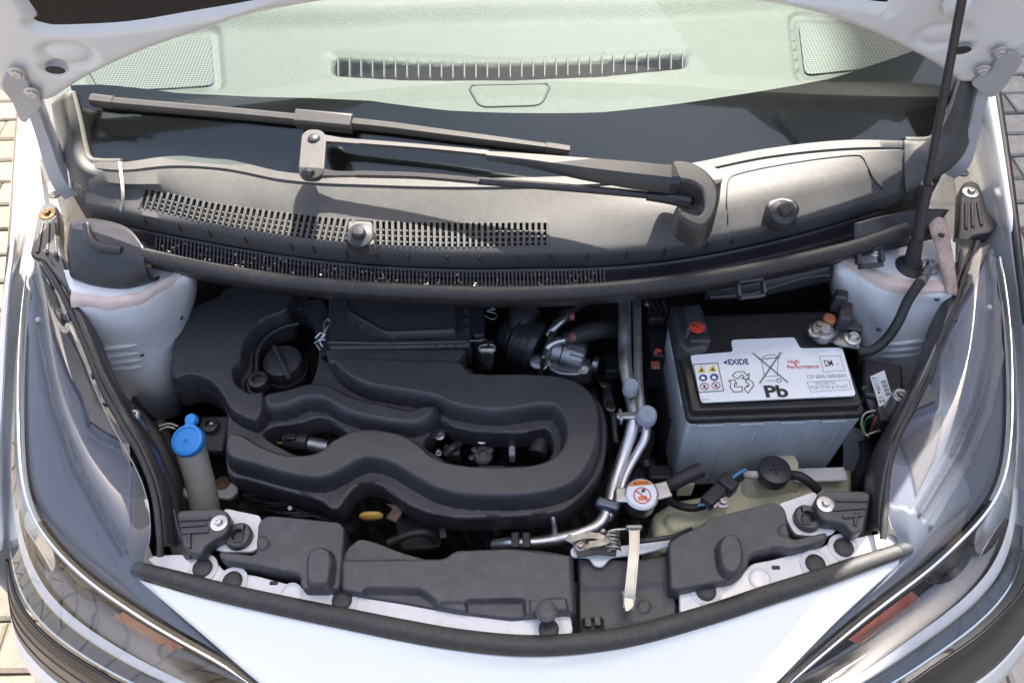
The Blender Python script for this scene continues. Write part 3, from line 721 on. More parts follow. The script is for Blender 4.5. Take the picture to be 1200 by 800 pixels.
# ---- bonnet, hinged at the cowl and raised
BA = R(74); BZ = 1.075; _yl, _yr = P(52, 122, BZ).y, P(1130, 101, BZ).y
BO = Vector((0, (_yl + _yr) / 2, BZ)); BT = Vector((0, -math.cos(BA), math.sin(BA))); BN = Vector((0, -math.sin(BA), -math.cos(BA)))
def PB(px, py, h=0.0):
    d = ray(px, py); t = (BO + BN * h - EYE).dot(BN) / d.dot(BN); return EYE + d * t
def PBl(px, py):
    q = PB(px, py) - BO; return Vector((q.x, q.dot(BT), 0))
def bx(V):
    V = np.asarray(V); return np.array(BO) + np.outer(V[:, 0], (1, 0, 0)) + np.outer(V[:, 1], BT) + np.outer(V[:, 2], BN)
rear = [PBl(*q) for q in ((50, 123), (90, 98), (157, 67), (233, 43), (307, 20), (400, 4), (500, -6), (600, -9), (700, -7), (800, -1), (900, 9), (1000, 33), (1060, 58), (1107, 83), (1132, 102))]
cl, cr = rear[0], rear[-1]
_sd = [(.635, .30), (.590, .44), (.538, .53), (.46, .64), (.36, .72), (.18, .78)]
side_r = [Vector((cr.x + .030, cr.y + .01, 0)), Vector((cr.x + .045, cr.y + .05, 0))] + [Vector((a, b, 0)) for a, b in _sd] + [Vector((0, .795, 0))]
side_l = [Vector((-a, b, 0)) for a, b in _sd[::-1]] + [Vector((cl.x - .045, cl.y + .05, 0)), Vector((cl.x - .030, cl.y + .01, 0))]
bout = [Vector(v) for v in cat_closed(rear + side_r + side_l, 4)]
cen = Vector((0, .42, 0))
inner = [v + (cen - v).normalized() * .028 for v in bout]
linerL = [PBl(*q) for q in ((24, -6), (33, 20), (48, 27), (70, 29), (150, 25), (230, 12), (300, 0), (360, -14))]
linerR = [PBl(*q) for q in ((840, -14), (920, -10), (1000, -3), (1022, 1), (1046, 1), (1056, -12))]
lin = [Vector(v) for v in cat_closed(linerL + [Vector((-.12, .30, 0)), Vector((.12, .30, 0))] + linerR + [Vector((.50, .42, 0)), Vector((.42, .58, 0)), Vector((.2, .68, 0)), Vector((-.2, .68, 0)), Vector((-.42, .58, 0)), Vector((-.50, .42, 0))], 4)]
def ell(px, py, rx, ry, k=18):
    c = PBl(px, py); return [c + Vector((rx * math.cos(2 * math.pi * i / k), ry * math.sin(2 * math.pi * i / k), 0)) for i in range(k)]
M_bonin = mat('white_bonnet_inner_paint', (.74, .73, .72), .35, coat=.3, var=.03, vscale=8, dust=.12, dustcol=(.5, .47, .43))
bonnet = hfield('bonnet', bout, [ell(67, 73, .0085, .005), ell(1124, 50, .008, .005)], -.014, 0, [
    ('add', inner, .010, .016), ('add', lin, -.012, .014),
    ('add', ell(82, 57, .030, .019), -.005, .010), ('add', ell(82, 58, .020, .011), .004, .008),
    ('add', ell(1102, 34, .030, .019), -.005, .010), ('add', ell(1102, 35, .020, .011), .004, .008)],
    M_bonin, car, res=.0042, w0=.012, xf=bx)
bonnet['label'] = 'white bonnet raised overhead, seen from below'
mesh('bonnet_skin', bx([(v.x, v.y, -.016) for v in bout]), [tuple(range(len(bout)))[::-1]], M_white, bonnet, 0)
lc = sum(lin, Vector()) / len(lin)
mesh('bonnet_liner', bx([((v + (lc - v).normalized() * .006).x, (v + (lc - v).normalized() * .006).y, .002) for v in lin]), [tuple(range(len(lin)))], M_liner, bonnet, 0)

for q in ((67, 73), (1124, 50)): mesh('drain_hole', bx([((PBl(*q) + Vector((.011 * math.cos(t), .0065 * math.sin(t), 0))).x, (PBl(*q) + Vector((.011 * math.cos(t), .0065 * math.sin(t), 0))).y, .0112) for t in np.linspace(0, 2 * math.pi, 21)[:-1]]), [tuple(range(20))], M_rub, bonnet, 0)
# hinges
M_hinge = mat('grey_hinge_paint', (.40, .40, .415), .4, coat=.2, var=.08, vscale=20)
def hinge(platepts, bolts, arm, flip):
    e = plate('hinge_plate', [[(q.x, q.y) for q in (Vector(v) for v in cat_closed([PBl(*p) for p in platepts], 4))]], .011, .016, M_hinge, None, .001)
    co = np.empty(len(e.data.vertices) * 3, 'f'); e.data.vertices.foreach_get('co', co); co = co.reshape(-1, 3) + np.array(e.location)
    w = bx(co); c = w.mean(0); e.data.vertices.foreach_set('co', (w - c).astype('f').ravel()); e.location = Vector([float(x) for x in c]); e.data.update()
    attach(e, bonnet); e.name = 'hinge_plate'
    for b in bolts: bolt('bolt', PB(*b, .016), .006, M_alu, bonnet, axis=BN, h=.005)
    a = [P(*q) for q in arm]
    w_ = .011
    sweep('hinge_arm', a, [(-w_, 0), (-w_ * .8, .004), (w_ * .8, .004), (w_, 0), (w_, -.016), (w_ * .8, -.016), (w_ * .8, -.002), (-w_ * .8, -.002), (-w_ * .8, -.012), (-w_, -.012)], M_hinge, bonnet, n=30, up=(0, -.75, .65), scale=[.9, .85, 1, 1.1, 1.1])
hinge([(6, 84), (14, 75), (26, 74), (35, 82), (40, 93), (51, 104), (51, 113), (40, 122), (34, 131), (26, 128), (18, 108), (8, 94)], [(20, 85), (38, 108)],
      [(35, 116, 1.078), (44, 140, 1.05), (54, 168, 1.015), (63, 196, .98), (72, 216, .955), (84, 228, .935)], 1)
hinge([(1194, 58), (1184, 49), (1170, 51), (1162, 60), (1156, 72), (1140, 82), (1136, 88), (1148, 96), (1158, 102), (1172, 92), (1186, 72)], [(1171, 61), (1151, 82)],
      [(1157, 90, 1.078), (1148, 118, 1.05), (1141, 146, 1.015), (1134, 172, .98), (1126, 192, .955), (1112, 203, .935)], -1)

# ---- wiper
wiper = empty('wiper', P(820, 252, .98), parent=car); wiper['label'] = 'black single wiper with twin linkage arms, parked on the windscreen'
M_wip = mat('worn_wiper_black', (.045, .043, .042), .42, var=.15, vscale=20, bump=.15, bscale=500)
bl = [G(110, 118, .016), G(200, 126, .016), G(280, 133, .016), G(352, 140, .016)]
bprof = [(-.0062, -.004), (-.0062, .002), (-.003, .006), (.003, .006), (.0062, .002), (.0062, -.004)]
br_ = [G(350, 139, .016), G(440, 147, .016), G(520, 157, .016), G(600, 167, .016), G(664, 175, .016)]
sweep('wiper_blade', bl, bprof, M_wip, wiper, up=(0, -.45, .9)); sweep('wiper_blade', br_, bprof, M_wip, wiper, up=(0, -.45, .9), scale=[1, .95, .8, .55])
sweep('rubber_lip', [q + Vector((0, .002, -.006)) for q in bl + br_[1:]], [(-.001, 0), (.001, 0), (.001, -.009), (-.001, -.009)], M_rub, wiper, up=(0, -.45, .9))
sweep('end_cap', [G(108, 117, .017), G(134, 120, .017)], [(a * 1.18, b * 1.15) for a, b in bprof], M_wip, wiper, n=3, up=(0, -.45, .9))
sweep('end_cap', [G(640, 172, .017), G(667, 176, .016)], [(a * .85, b * .9) for a, b in bprof], M_wip, wiper, n=3, up=(0, -.45, .9))
ca = G(347, 138, .022); cb = G(413, 144, .022)
sweep('blade_connector', [ca, cb], [(-.010, -.010), (-.010, .004), (-.007, .008), (.007, .008), (.010, .004), (.010, -.010)], M_wip, wiper, n=3, up=(0, -.45, .9), bevel=.001)
AZ = 1.056
def link(name, pts, w, h=.004, material=M_wip, z=AZ):
    ps = [P(a, b, z if len(q) == 2 else q[2]) for q in pts for a, b in (q[:2],)]
    return sweep(name, ps, [(-1, -.5 * h / w[0]), (-.85, .5 * h / w[0]), (.85, .5 * h / w[0]), (1, -.5 * h / w[0])], material, wiper, n=24, scale=w)
pl = plate('link_plate', [rpoly([(354, 160), (361, 154), (376, 154), (383, 161), (380, 204), (373, 211), (357, 211), (350, 204)], AZ, .01)], AZ - .003, AZ + .003, M_wip, wiper, .001)
for q in ((368, 163), (361, 203)): lathe('rivet', P(*q, AZ + .003), (0, 0, 1), [(.0075, 0), (.0072, .002), (.005, .0042), (.001, .005)], M_plas2, wiper, 20)
link('link_arm', [(378, 163), (400, 165), (424, 167)], [.007, .0045, .0045]); link('link_arm', [(422, 167), (500, 173), (572, 180)], [.0042, .0038, .0042])
link('link_arm', [(374, 203), (395, 204), (420, 204)], [.007, .0045, .0042]); link('link_arm', [(418, 204), (490, 206), (562, 212)], [.0042, .004, .0038])
tube('link_rod', P3([(560, 212, 1.052), (640, 218, 1.045), (700, 223, 1.038), (765, 229, 1.03)]), .0045, M_plas2, wiper, seg=10)
tube('link_sleeve', P3([(758, 229, 1.03), (785, 232, 1.028), (808, 236, 1.025)]), [.006, .0075, .009], M_plas2, wiper, seg=12)
main = [P(570, 181, AZ), P(620, 186, AZ), P(680, 194, AZ), P(740, 201, AZ), P(786, 206, AZ - .002)]
sweep('main_arm', main, [(-.0145, -.013), (-.0145, -.002), (-.0105, .006), (.0095, .006), (.0145, -.001), (.0145, -.013), (.011, -.013), (.010, .002), (-.010, .002), (-.011, -.013)], M_wip, wiper, n=30, scale=[.34, .5, .8, 1, 1.02])
head = rpoly([(786, 192), (806, 193), (826, 203), (840, 220), (843, 236), (838, 256), (828, 270), (818, 272), (795, 262), (791, 246), (806, 254), (818, 258), (824, 248), (822, 228), (810, 218), (792, 216), (785, 219)], 1.045, .012)
plate('arm_head', [head], 1.018, 1.052, M_wip, wiper, .004)
sweep('arm_collar', [P(779, 205, 1.052), P(792, 205, 1.05)], [(-.0155, -.014), (-.0155, 0), (-.011, .006), (.010, .006), (.0155, 0), (.0155, -.014)], M_plas2, wiper, n=3)
lathe('pivot_nut', P(808, 236, 1.0), (0, 0, 1), [(.013, 0), (.013, .022), (.0105, .028), (.006, .032), (.001, .033)], M_plas2, wiper, 24)
lathe('pivot_post', P(820, 250, .965), (0, 0, 1), [(.024, 0), (.02, .02), (.017, .05), (.017, .06)], M_plas2, wiper, 24)

# ---- gas stay holding the bonnet
stay = empty('bonnet_stay', P(1068, 314, .905), 'black gas stay rising from the right strut tower to the bonnet', 'bonnet stay')
s0 = P(1068, 312, .905); s1 = PB(1128, -4, .03) ; s1 = s1
def onl(t): return s0.lerp(s1, t)
tube('sleeve', [onl(.08), onl(.36)], .0068, M_plas2, stay, n=6, seg=16); tube('rod', [onl(.34), onl(1.0)], .0046, M_plas2, stay, n=6, seg=14)
tube('end_socket', [onl(.0), onl(.13)], [.0105, .009, .008], M_rub, stay, n=5, seg=14)
lathe('ball_stud', s0 + Vector((0, 0, -.006)), (0, 0, 1), [(.02, 0), (.02, .006), (.012, .010), (.010, .016)], M_rub, stay, 20)
lathe('top_mount', PB(1121, 2, .012), BN, [(.014, 0), (.013, .010), (.008, .014)], M_white, stay, 20)

# ---- headlamps
def pdist(poly, X, Y):
    best = np.full(X.shape, 1e9)
    for (ax, ay), (bx2, by2) in zip(poly[:-1], poly[1:]):
        ex, ey = bx2 - ax, by2 - ay; t = np.clip(((X - ax) * ex + (Y - ay) * ey) / (ex * ex + ey * ey), 0, 1)
        best = np.minimum(best, (X - ax - t * ex) ** 2 + (Y - ay - t * ey) ** 2)
    return np.sqrt(best)
def headlamp(st, lab, zones, ridges, pale):
    NV, NU = 200, 151; kc = 100                      # column kc is the crown line
    g = loft_grid([P3(s) for s in st], NU, NV)
    for it in range(160):                            # fair the surface: edges along their length, panels both ways
        n = g.copy()
        n[1:-1, 1:-1] = .25 * (g[:-2, 1:-1] + g[2:, 1:-1] + g[1:-1, :-2] + g[1:-1, 2:])
        for c in (0, kc, NU - 1): n[1:-1, c] = .5 * g[1:-1, c] + .25 * (g[:-2, c] + g[2:, c])
        g = n
    du = np.gradient(g, axis=0); dv = np.gradient(g, axis=1); nn = np.cross(du, dv); nn /= np.linalg.norm(nn, axis=2)[..., None] + 1e-12
    if nn[NV // 2, 40, 2] < 0: nn = -nn
    nn[:, kc - 1:kc + 2] = (nn[:, kc - 3:kc - 2] + nn[:, kc + 3:kc + 4]) / 2; nn /= np.linalg.norm(nn, axis=2)[..., None]
    e = empty('headlamp', tuple(float(v) for v in g.mean((0, 1))), parent=car); e['label'] = lab
    U = np.linspace(0, 1, NV)[:, None] * np.ones((1, NU)); W = np.linspace(0, 1, NU)[None, :] * np.ones((NV, 1))
    dd = g - np.array(EYE); zc = dd @ np.array(FWD)
    QX, QY = 600 + FPX * (dd @ np.array(RGT)) / zc, 400 - FPX * (dd @ np.array(UPV)) / zc
    mesh('lens', g[::2, ::2].reshape(-1, 3), grid_faces((NV + 1) // 2, (NU + 1) // 2), M_lens, e, 180)
    # upper housing under the clear cover
    top = slice(0, kc); d = np.full(QX[:, top].shape, .009); zid = np.zeros(d.shape, int)
    X, Y = QX[:, top], QY[:, top]
    for k, (nm, m_, off, poly) in enumerate(zones):
        s_ = sdf(poly, X, Y); d += off * sstep(s_, 4.0); zid[s_ > 0] = k + 1
    for amp, wd, line in ridges: d -= amp * np.exp(-(pdist(line, X, Y) / wd) ** 2)
    d += .005 * sstep(W[:, top] - .60, .015)
    V = (g[:, top] - nn[:, top] * d[..., None]).reshape(-1, 3)
    idx = np.arange(NV * kc).reshape(NV, kc); q = np.stack([idx[:-1, :-1], idx[:-1, 1:], idx[1:, 1:], idx[1:, :-1]], -1).reshape(-1, 4); fz = zid[:-1, :-1].reshape(-1)
    for k, (nm, m_) in enumerate([('housing', M_house)] + [(z[0], z[1]) for z in zones]):
        a = q[fz == k]
        if not len(a): continue
        us = np.unique(a); rm = np.full(len(V), -1); rm[us] = np.arange(len(us))
        mesh(nm, V[us], [tuple(int(x) for x in f) for f in rm[a]], m_, e, 60)
    def hitp(px, py, off):
        k = np.unravel_index(np.argmin((QX - px) ** 2 + (QY - py) ** 2), QX.shape); return P(px, py, float(g[k][2] - nn[k][2] * off))
    mesh('pale_facet', [hitp(a, b, .003) for a, b in pale], [tuple(range(len(pale)))], M_taupe, e, 0)
    # black bezel behind the front face, pale band painting in reflections along the wing side
    db = .010 + .030 * sstep(W - .74, .05) * sstep(.90 - W, .06) - .008 * sstep(W - .97, .04)
    gb = g - nn * db[..., None]; us = int(.42 * NV)
    mesh('side_reflection', gb[:us + 1, kc - 1:].reshape(-1, 3), grid_faces(us + 1, NU - kc + 1), M_housel, e, 180)
    mesh('bezel', gb[us:, kc - 1:].reshape(-1, 3), grid_faces(NV - us, NU - kc + 1), M_refl, e, 180)
    def at(u, w, off):
        x = u * (NV - 1); i = min(int(x), NV - 2); a = x - i; y = w * (NU - 1); k = min(int(y), NU - 2); b = y - k
        f = lambda A: (A[i, k] * (1 - a) + A[i + 1, k] * a) * (1 - b) + (A[i, k + 1] * (1 - a) + A[i + 1, k + 1] * a) * b
        return Vector(f(g) - f(nn) * off), Vector(f(nn)).normalized()
    def strip(w0, w1, off, material, name, u0=.0, u1=1.0, hump=.002, n=110):
        V = [at(u, w, off - math.sin(math.pi * (w - w0) / (w1 - w0)) * hump)[0] for u in np.linspace(u0, u1, n) for w in np.linspace(w0, w1, 7)]
        return mesh(name, V, grid_faces(n, 7), material, e, 180)
    strip(.645, .660, .003, M_chrome, 'crown_strip', .02, .95)
    strip(.895, .945, .010, M_drl, 'daylight_strip', .36, .97, .004)
    strip(.985, 1.0, .002, M_chrome, 'lower_edge', .02, .97, .001)
    strip(.0, .010, .001, M_housel, 'inner_edge', .0, .58, .001)
    V = [at(u, w, .009 + (.008 if w > .79 else 0))[0] for u in np.linspace(.70, .82, 16) for w in (.72, .75, .78, .80)]
    mesh('amber_reflector', V, grid_faces(16, 4), M_amber, e, 180)
    c, n_ = at(.575, .79, .044)
    lathe('projector_ring', c, n_, [(.042, 0), (.044, .010), (.040, .016), (.036, .010), (.032, .004)], M_housed, e, 36)
    lathe('projector_lens', c, n_, [(.032, .002), (.030, .010), (.024, .017), (.014, .022), (.002, .024)], M_trim, e, 32)
    for k in range(7): lathe('projector_groove', c, n_, [(.033 + k * .0014, .004 + k * .001), (.0336 + k * .0014, .0046 + k * .001), (.0340 + k * .0014, .004 + k * .001)], M_trim, e, 32)
    c, n_ = at(.46, .81, .044)
    lathe('main_beam_bowl', c, n_, [(.012, -.004), (.024, .004), (.034, .016), (.038, .028), (.040, .028)], M_chrome, e, 32)
    for u, w in ((.12, .40),): 
        c, n_ = at(u, w, .004); lathe('datum_peg', c, n_, [(.0035, 0), (.003, .003), (.001, .0035)], M_housel, e, 12)
    return e
M_refl = mat('lamp_reflector_metal', (.12, .12, .125), .22, 1.0)
M_drl = mat('white_light_guide', (.60, .60, .61), .3)
M_taupe = mat('taupe_lamp_facet', (.14, .130, .130), .5, spec=.25)
LL = headlamp([
    [(47, 306, .905), (40, 306, .907), (30, 311, .902), (19, 326, .87)],
    [(70, 345, .897), (48, 360, .905), (20, 380, .885), (9, 400, .81)],
    [(97, 415, .882), (60, 450, .892), (16, 485, .86), (5, 500, .77)],
    [(130, 498, .862), (85, 530, .873), (20, 572, .832), (6, 590, .73)],
    [(168, 558, .842), (112, 592, .850), (40, 624, .805), (9, 645, .70)],
    [(180, 630, .822), (140, 645, .824), (86, 674, .785), (20, 697, .68)],
    [(166, 672, .797), (155, 684, .798), (130, 706, .768), (52, 740, .66)],
    [(230, 735, .767), (212, 740, .762), (194, 747, .748), (104, 777, .65)],
    [(306, 800, .742), (290, 795, .740), (270, 787, .730), (168, 811, .645)],
    [(372, 850, .715), (362, 850, .712), (350, 848, .705), (300, 860, .66)]],
    'headlamp under clear cover on the left, tan reflections along its front',
    [('inner_ledge', M_ledge, -.003, [(30, 318), (45, 312), (68, 340), (76, 377), (97, 415), (118, 457), (122, 478), (105, 493), (95, 459), (77, 424), (56, 375)]),
     ('flat_panel', M_panel, .008, [(33, 330), (56, 376), (77, 425), (95, 460), (104, 493), (123, 506), (157, 526), (153, 618), (142, 640), (124, 611), (90, 548), (60, 464), (43, 385)]),
     ('taupe_facet', M_taupe, -.001, [(158, 526), (200, 560), (200, 670), (154, 660), (142, 641), (153, 618)])],
    [(.005, 2.2, [(30, 325), (40, 380), (57, 464), (88, 548), (123, 613), (144, 648)]), (-.006, 2.5, [(27, 330), (35, 385), (50, 466), (80, 552), (114, 618), (136, 655)]), (.004, 2.0, [(23, 340), (29, 390), (43, 470), (72, 556), (106, 624), (130, 664)])], [(104, 492), (113, 472), (132, 492), (152, 512), (154, 522), (123, 505)])
LR = headlamp([
    [(1147, 288, .905), (1160, 284, .907), (1172, 288, .902), (1185, 300, .87)],
    [(1120, 345, .897), (1155, 350, .905), (1186, 360, .885), (1197, 375, .81)],
    [(1096, 405, .882), (1145, 430, .892), (1192, 455, .86), (1204, 470, .77)],
    [(1060, 485, .862), (1125, 510, .873), (1189, 545, .832), (1205, 562, .73)],
    [(1038, 545, .842), (1100, 570, .850), (1166, 600, .805), (1202, 632, .70)],
    [(1038, 612, .822), (1078, 628, .824), (1120, 646, .785), (1194, 684, .68)],
    [(1058, 654, .797), (1072, 662, .798), (1086, 676, .768), (1150, 734, .66)],
    [(985, 722, .767), (1002, 724, .762), (1018, 726, .748), (1098, 771, .65)],
    [(908, 800, .742), (925, 796, .740), (942, 790, .730), (1035, 812, .645)],
    [(850, 850, .715), (862, 850, .712), (874, 848, .705), (920, 862, .66)]],
    'headlamp under clear cover on the right, amber reflector showing through',
    [('inner_ledge', M_ledge, -.003, [(1168, 280), (1146, 282), (1120, 343), (1094, 400), (1080, 436), (1098, 428), (1102, 405), (1126, 352)]),
     ('flat_panel', M_panel, .008, [(1164, 292), (1126, 354), (1103, 406), (1099, 470), (1066, 484), (1044, 512), (1040, 590), (1078, 600), (1120, 534), (1148, 471), (1166, 401), (1169, 331)]),
     ('taupe_facet', M_taupe, -.002, [(1096, 482), (1108, 472), (1101, 534), (1077, 580), (1054, 512)])],
    [(.005, 2.2, [(1171, 300), (1172, 340), (1170, 401), (1152, 471), (1124, 534), (1082, 602)]), (-.006, 2.5, [(1175, 305), (1178, 345), (1177, 405), (1160, 476), (1132, 540), (1090, 610)]), (.004, 2.0, [(1179, 312), (1184, 350), (1184, 409), (1168, 481), (1140, 546), (1098, 618)])], [(1086, 444), (1099, 468), (1066, 482), (1050, 503), (1048, 500), (1066, 474)])

# dark gasket between headlamp and bay, moulded rail with clips
def rail(pts, name, r=.0038):
    return tube(name, P3(pts), r, M_rub, car, seg=8)
rail([(46, 302, .90), (68, 335, .898), (86, 372, .89), (102, 410, .882), (120, 455, .87), (142, 495, .86), (165, 535, .85), (180, 575, .838), (187, 625, .828), (188, 652, .815)], 'lamp_gasket')
rail([(1146, 284, .90), (1130, 325, .898), (1116, 366, .89), (1101, 400, .882), (1090, 440, .872), (1070, 478, .862), (1052, 512, .855), (1041, 550, .842), (1037, 600, .828), (1035, 632, .815)], 'lamp_gasket')
def side_panel(rows_, name):
    return loft(name, [P3(r) for r in rows_], 10, 30, M_plas2, car, solid=.004)
side_panel([[(58, 300, .905), (64, 302, .905), (72, 300, .90)], [(76, 340, .895), (84, 342, .89), (92, 345, .86)], [(95, 385, .885), (104, 388, .88), (112, 392, .84)], [(112, 430, .875), (122, 434, .868), (130, 440, .82)],
            [(136, 480, .862), (150, 484, .85), (160, 492, .78)], [(165, 530, .85), (180, 532, .83), (190, 540, .74)], [(184, 580, .835), (198, 580, .81), (206, 584, .72)], [(190, 640, .815), (206, 640, .79), (214, 640, .70)]], 'lamp_side_panel')
side_panel([[(1118, 280, .905), (1128, 282, .905), (1140, 284, .905)], [(1104, 340, .86), (1112, 338, .885), (1122, 338, .895)], [(1090, 392, .84), (1098, 388, .875), (1108, 386, .885)], [(1074, 440, .82), (1080, 432, .865), (1092, 432, .875)],
            [(1046, 492, .78), (1056, 482, .85), (1070, 478, .862)], [(1022, 540, .74), (1032, 532, .83), (1046, 530, .85)], [(1014, 584, .72), (1024, 580, .81), (1036, 580, .835)], [(1012, 625, .70), (1020, 622, .79), (1034, 622, .815)]], 'lamp_side_panel')

# ---- bumper: white top panel, lower skin, black trims
bump = empty('bumper', P(620, 790, .70), parent=car); bump['label'] = 'white front bumper below the slam panel'
loft('top_panel', [P3(r) for r in (
    [(165, 678, .789), (250, 702, .789), (400, 735, .789), (520, 758, .789), (620, 767, .789), (720, 758, .789), (850, 724, .789), (960, 688, .789), (1062, 650, .789)],
    [(233, 736, .767), (330, 754, .770), (430, 768, .772), (520, 778, .773), (612, 783, .773), (712, 778, .773), (800, 768, .772), (895, 750, .770), (982, 723, .767)],
    [(309, 801, .743), (390, 806, .747), (460, 812, .749), (540, 818, .75), (610, 820, .75), (690, 818, .75), (770, 812, .749), (836, 806, .747), (905, 801, .743)],
    [(376, 851, .717), (430, 856, .72), (490, 862, .722), (550, 868, .722), (610, 870, .722), (670, 868, .722), (730, 862, .722), (790, 856, .72), (847, 851, .717)],
    [(380, 900, .62), (430, 905, .62), (490, 915, .62), (550, 920, .62), (610, 921, .62), (670, 920, .62), (730, 915, .62), (790, 905, .62), (845, 900, .62)],
    [(380, 925, .45), (430, 930, .45), (490, 940, .45), (550, 945, .45), (610, 946, .45), (670, 945, .45), (730, 940, .45), (790, 930, .45), (845, 925, .45)])], 60, 40, M_white, bump, solid=.004, smooth=180)
tube('panel_gap', P3([(160, 672, .786), (232, 737, .764), (308, 803, .739), (374, 853, .713)]), .0035, M_rub, bump, seg=8)
tube('panel_gap', P3([(1064, 648, .786), (983, 724, .764), (906, 802, .739), (849, 853, .713)]), .0035, M_rub, bump, seg=8)
# trims under the lamps
tl_ = [((6, 655, .695), (8, 664, .68), (12, 716, .60)), ((18, 700, .677), (14, 714, .65), (20, 746, .585)), ((51, 743, .656), (40, 752, .63), (42, 776, .56)), ((103, 780, .646), (88, 790, .62), (74, 804, .55)), ((167, 814, .641), (150, 824, .61), (134, 842, .55)), ((300, 864, .655), (300, 878, .63), (300, 890, .55))]
tr_ = [((1204, 645, .695), (1206, 664, .68), (1212, 712, .60)), ((1197, 688, .677), (1200, 704, .65), (1200, 738, .585)), ((1152, 737, .656), (1162, 750, .63), (1168, 776, .56)), ((1100, 774, .646), (1116, 784, .62), (1128, 806, .55)), ((1036, 815, .641), (1052, 828, .61), (1066, 846, .55)), ((920, 866, .655), (920, 880, .63), (920, 892, .55))]
for rows_, sg in ((tl_, -1), (tr_, 1)):
    g_ = loft('lower_trim', [P3(r) for r in rows_], 14, 40, M_trim, bump, solid=.003, smooth=180)
    for t in (.3, .55, .8):
        tube('trim_groove', [P(*(np.array(r[1]) * (1 - abs(2 * t - 1)) + np.array(r[0] if t < .5 else r[2]) * abs(2 * t - 1))) for r in rows_], .0016, M_rub, bump, seg=6)
    sk = []
    for r in rows_:
        b = P(*r[2]); sk.append([b + Vector((0, 0, -.001)), b + Vector((sg * .016, -.012, -.05)), b + Vector((sg * .020, -.016, -.12)), b + Vector((sg * .01, -.01, -.28))])
    loft('bumper_skin', sk, 14, 40, M_white, bump, solid=.003, smooth=180)

# ---- slam panel: white metal strips, plugs, rubber seal
slam = empty('slam_panel', P(620, 720, .79), parent=car); slam['label'] = 'white slam panel with round black plugs behind the bumper'
plate('metal_strip', [rpoly([(172, 654), (182, 650), (212, 649), (226, 651), (238, 650), (252, 656), (262, 668), (300, 674), (338, 684), (355, 689), (395, 693), (470, 704), (535, 716), (600, 723), (662, 718), (669, 722), (672, 742), (640, 752), (560, 748), (440, 728), (300, 700), (190, 672)], .797, .006)], .788, .797, M_whitein, slam, .0015)
plate('metal_strip', [rpoly([(796, 688), (800, 684), (842, 671), (860, 675), (872, 670), (880, 660), (902, 656), (968, 639), (975, 630), (990, 627), (1005, 630), (1018, 626), (1046, 625), (1058, 632), (1040, 645), (960, 676), (860, 706), (797, 720)], .797, .006)], .788, .797, M_whitein, slam, .0015)
for k, (a, b) in enumerate(((238, 666), (273, 681), (401, 704), (643, 738), (827, 693), (955, 661), (988, 642), (222, 0))[:7]):
    c = P(a, b, .797)
    lathe('plug_ring', c, (0, 0, 1), [(.0165, 0), (.0165, .0015), (.015, .0022), (.0135, .0012)], M_whitein, slam, 30)
    lathe('plug', c, (0, 0, 1), [(.0108, 0), (.0108, .0032), (.009, .0048), (.004, .0052), (.001, .0052)], M_rub, slam, 28)
for a, b in ((341, 696), (891, 678)):
    lathe('plug_ring', P(a, b, .797), (0, 0, 1), [(.0125, 0), (.0125, .0016), (.0105, .0022), (.009, .0008), (.001, .0008)], M_whitein, slam, 30)
for a, b in ((321, 683), (909, 665)):
    box('slot_hole', P(a, b, .7965), (.009, .0045, .004), M_rub, slam, bevel=.001)
SS = [(157, 661), (200, 672), (250, 686), (320, 702), (400, 718), (470, 732), (540, 744), (620, 751), (700, 746), (760, 735), (840, 712), (900, 692), (960, 673), (1010, 655), (1066, 636)]
sl = sweep('bonnet_seal', [P(a, b + 4, .802) for a, b in SS], [(-.0105, -.008), (-.0105, -.001), (-.0085, .0035), (-.004, .006), (.003, .006), (.0075, .0035), (.0095, -.001), (.0095, -.008)], M_rub, car, n=110, smooth=80, scale=[.75, .95, 1, 1, 1, 1, 1, 1, .95, .75])
sl['label'] = 'black rubber bonnet seal along the slam panel'
# =================================================================== engine bay contents
# ---- engine block mass under the plastic cover
def rough(X, Y, Z, d):
    return Z + .018 * np.sin(X * 60 + 1.3) * np.sin(Y * 85) + .012 * np.sin(X * 130 + Y * 70) - .02 * (np.sin(Y * 40 + X * 17) > .3)
eb = hfield('engine_block', rpoly([(270, 360), (720, 360), (725, 640), (270, 640)], .62, .02), [], .42, .62, [], M_dark, None, res=.005, w0=.02, extra=rough, smooth=50)
setp(eb, 'dark grimy engine block glimpsed under the black intake cover', 'engine block')

# ---- black plastic intake cover
ZF, ZT = .772, .802
cov_out = [(199, 437), (203, 405), (215, 382), (233, 363), (258, 352), (275, 340), (350, 338), (362, 350), (380, 352), (395, 400), (385, 424), (540, 428), (556, 441), (610, 442), (648, 443), (678, 450), (698, 465), (709, 484), (712, 510), (707, 545), (692, 570), (668, 592), (640, 602), (550, 607), (510, 603), (478, 591), (460, 577), (440, 567), (420, 568), (408, 580), (398, 594), (388, 596), (374, 586), (345, 578), (313, 569), (290, 562), (266, 553), (265, 505), (266, 486), (258, 470), (245, 459), (226, 454), (205, 458)]
oilhole = [(348, 362), (362, 372), (372, 395), (372, 425), (364, 448), (348, 461), (318, 463), (303, 466), (290, 460), (288, 446), (296, 436), (297, 412), (306, 396), (322, 384), (340, 378)]
hole1 = [(309, 510), (320, 500), (350, 496), (370, 490), (387, 492), (400, 502), (410, 510), (400, 516), (388, 524), (374, 531), (352, 533), (332, 525)]
hole2 = [(497, 521), (505, 507), (517, 493), (530, 500), (562, 506), (612, 507), (638, 502), (646, 510), (648, 526), (640, 540), (622, 544), (566, 546), (534, 544), (514, 534)]
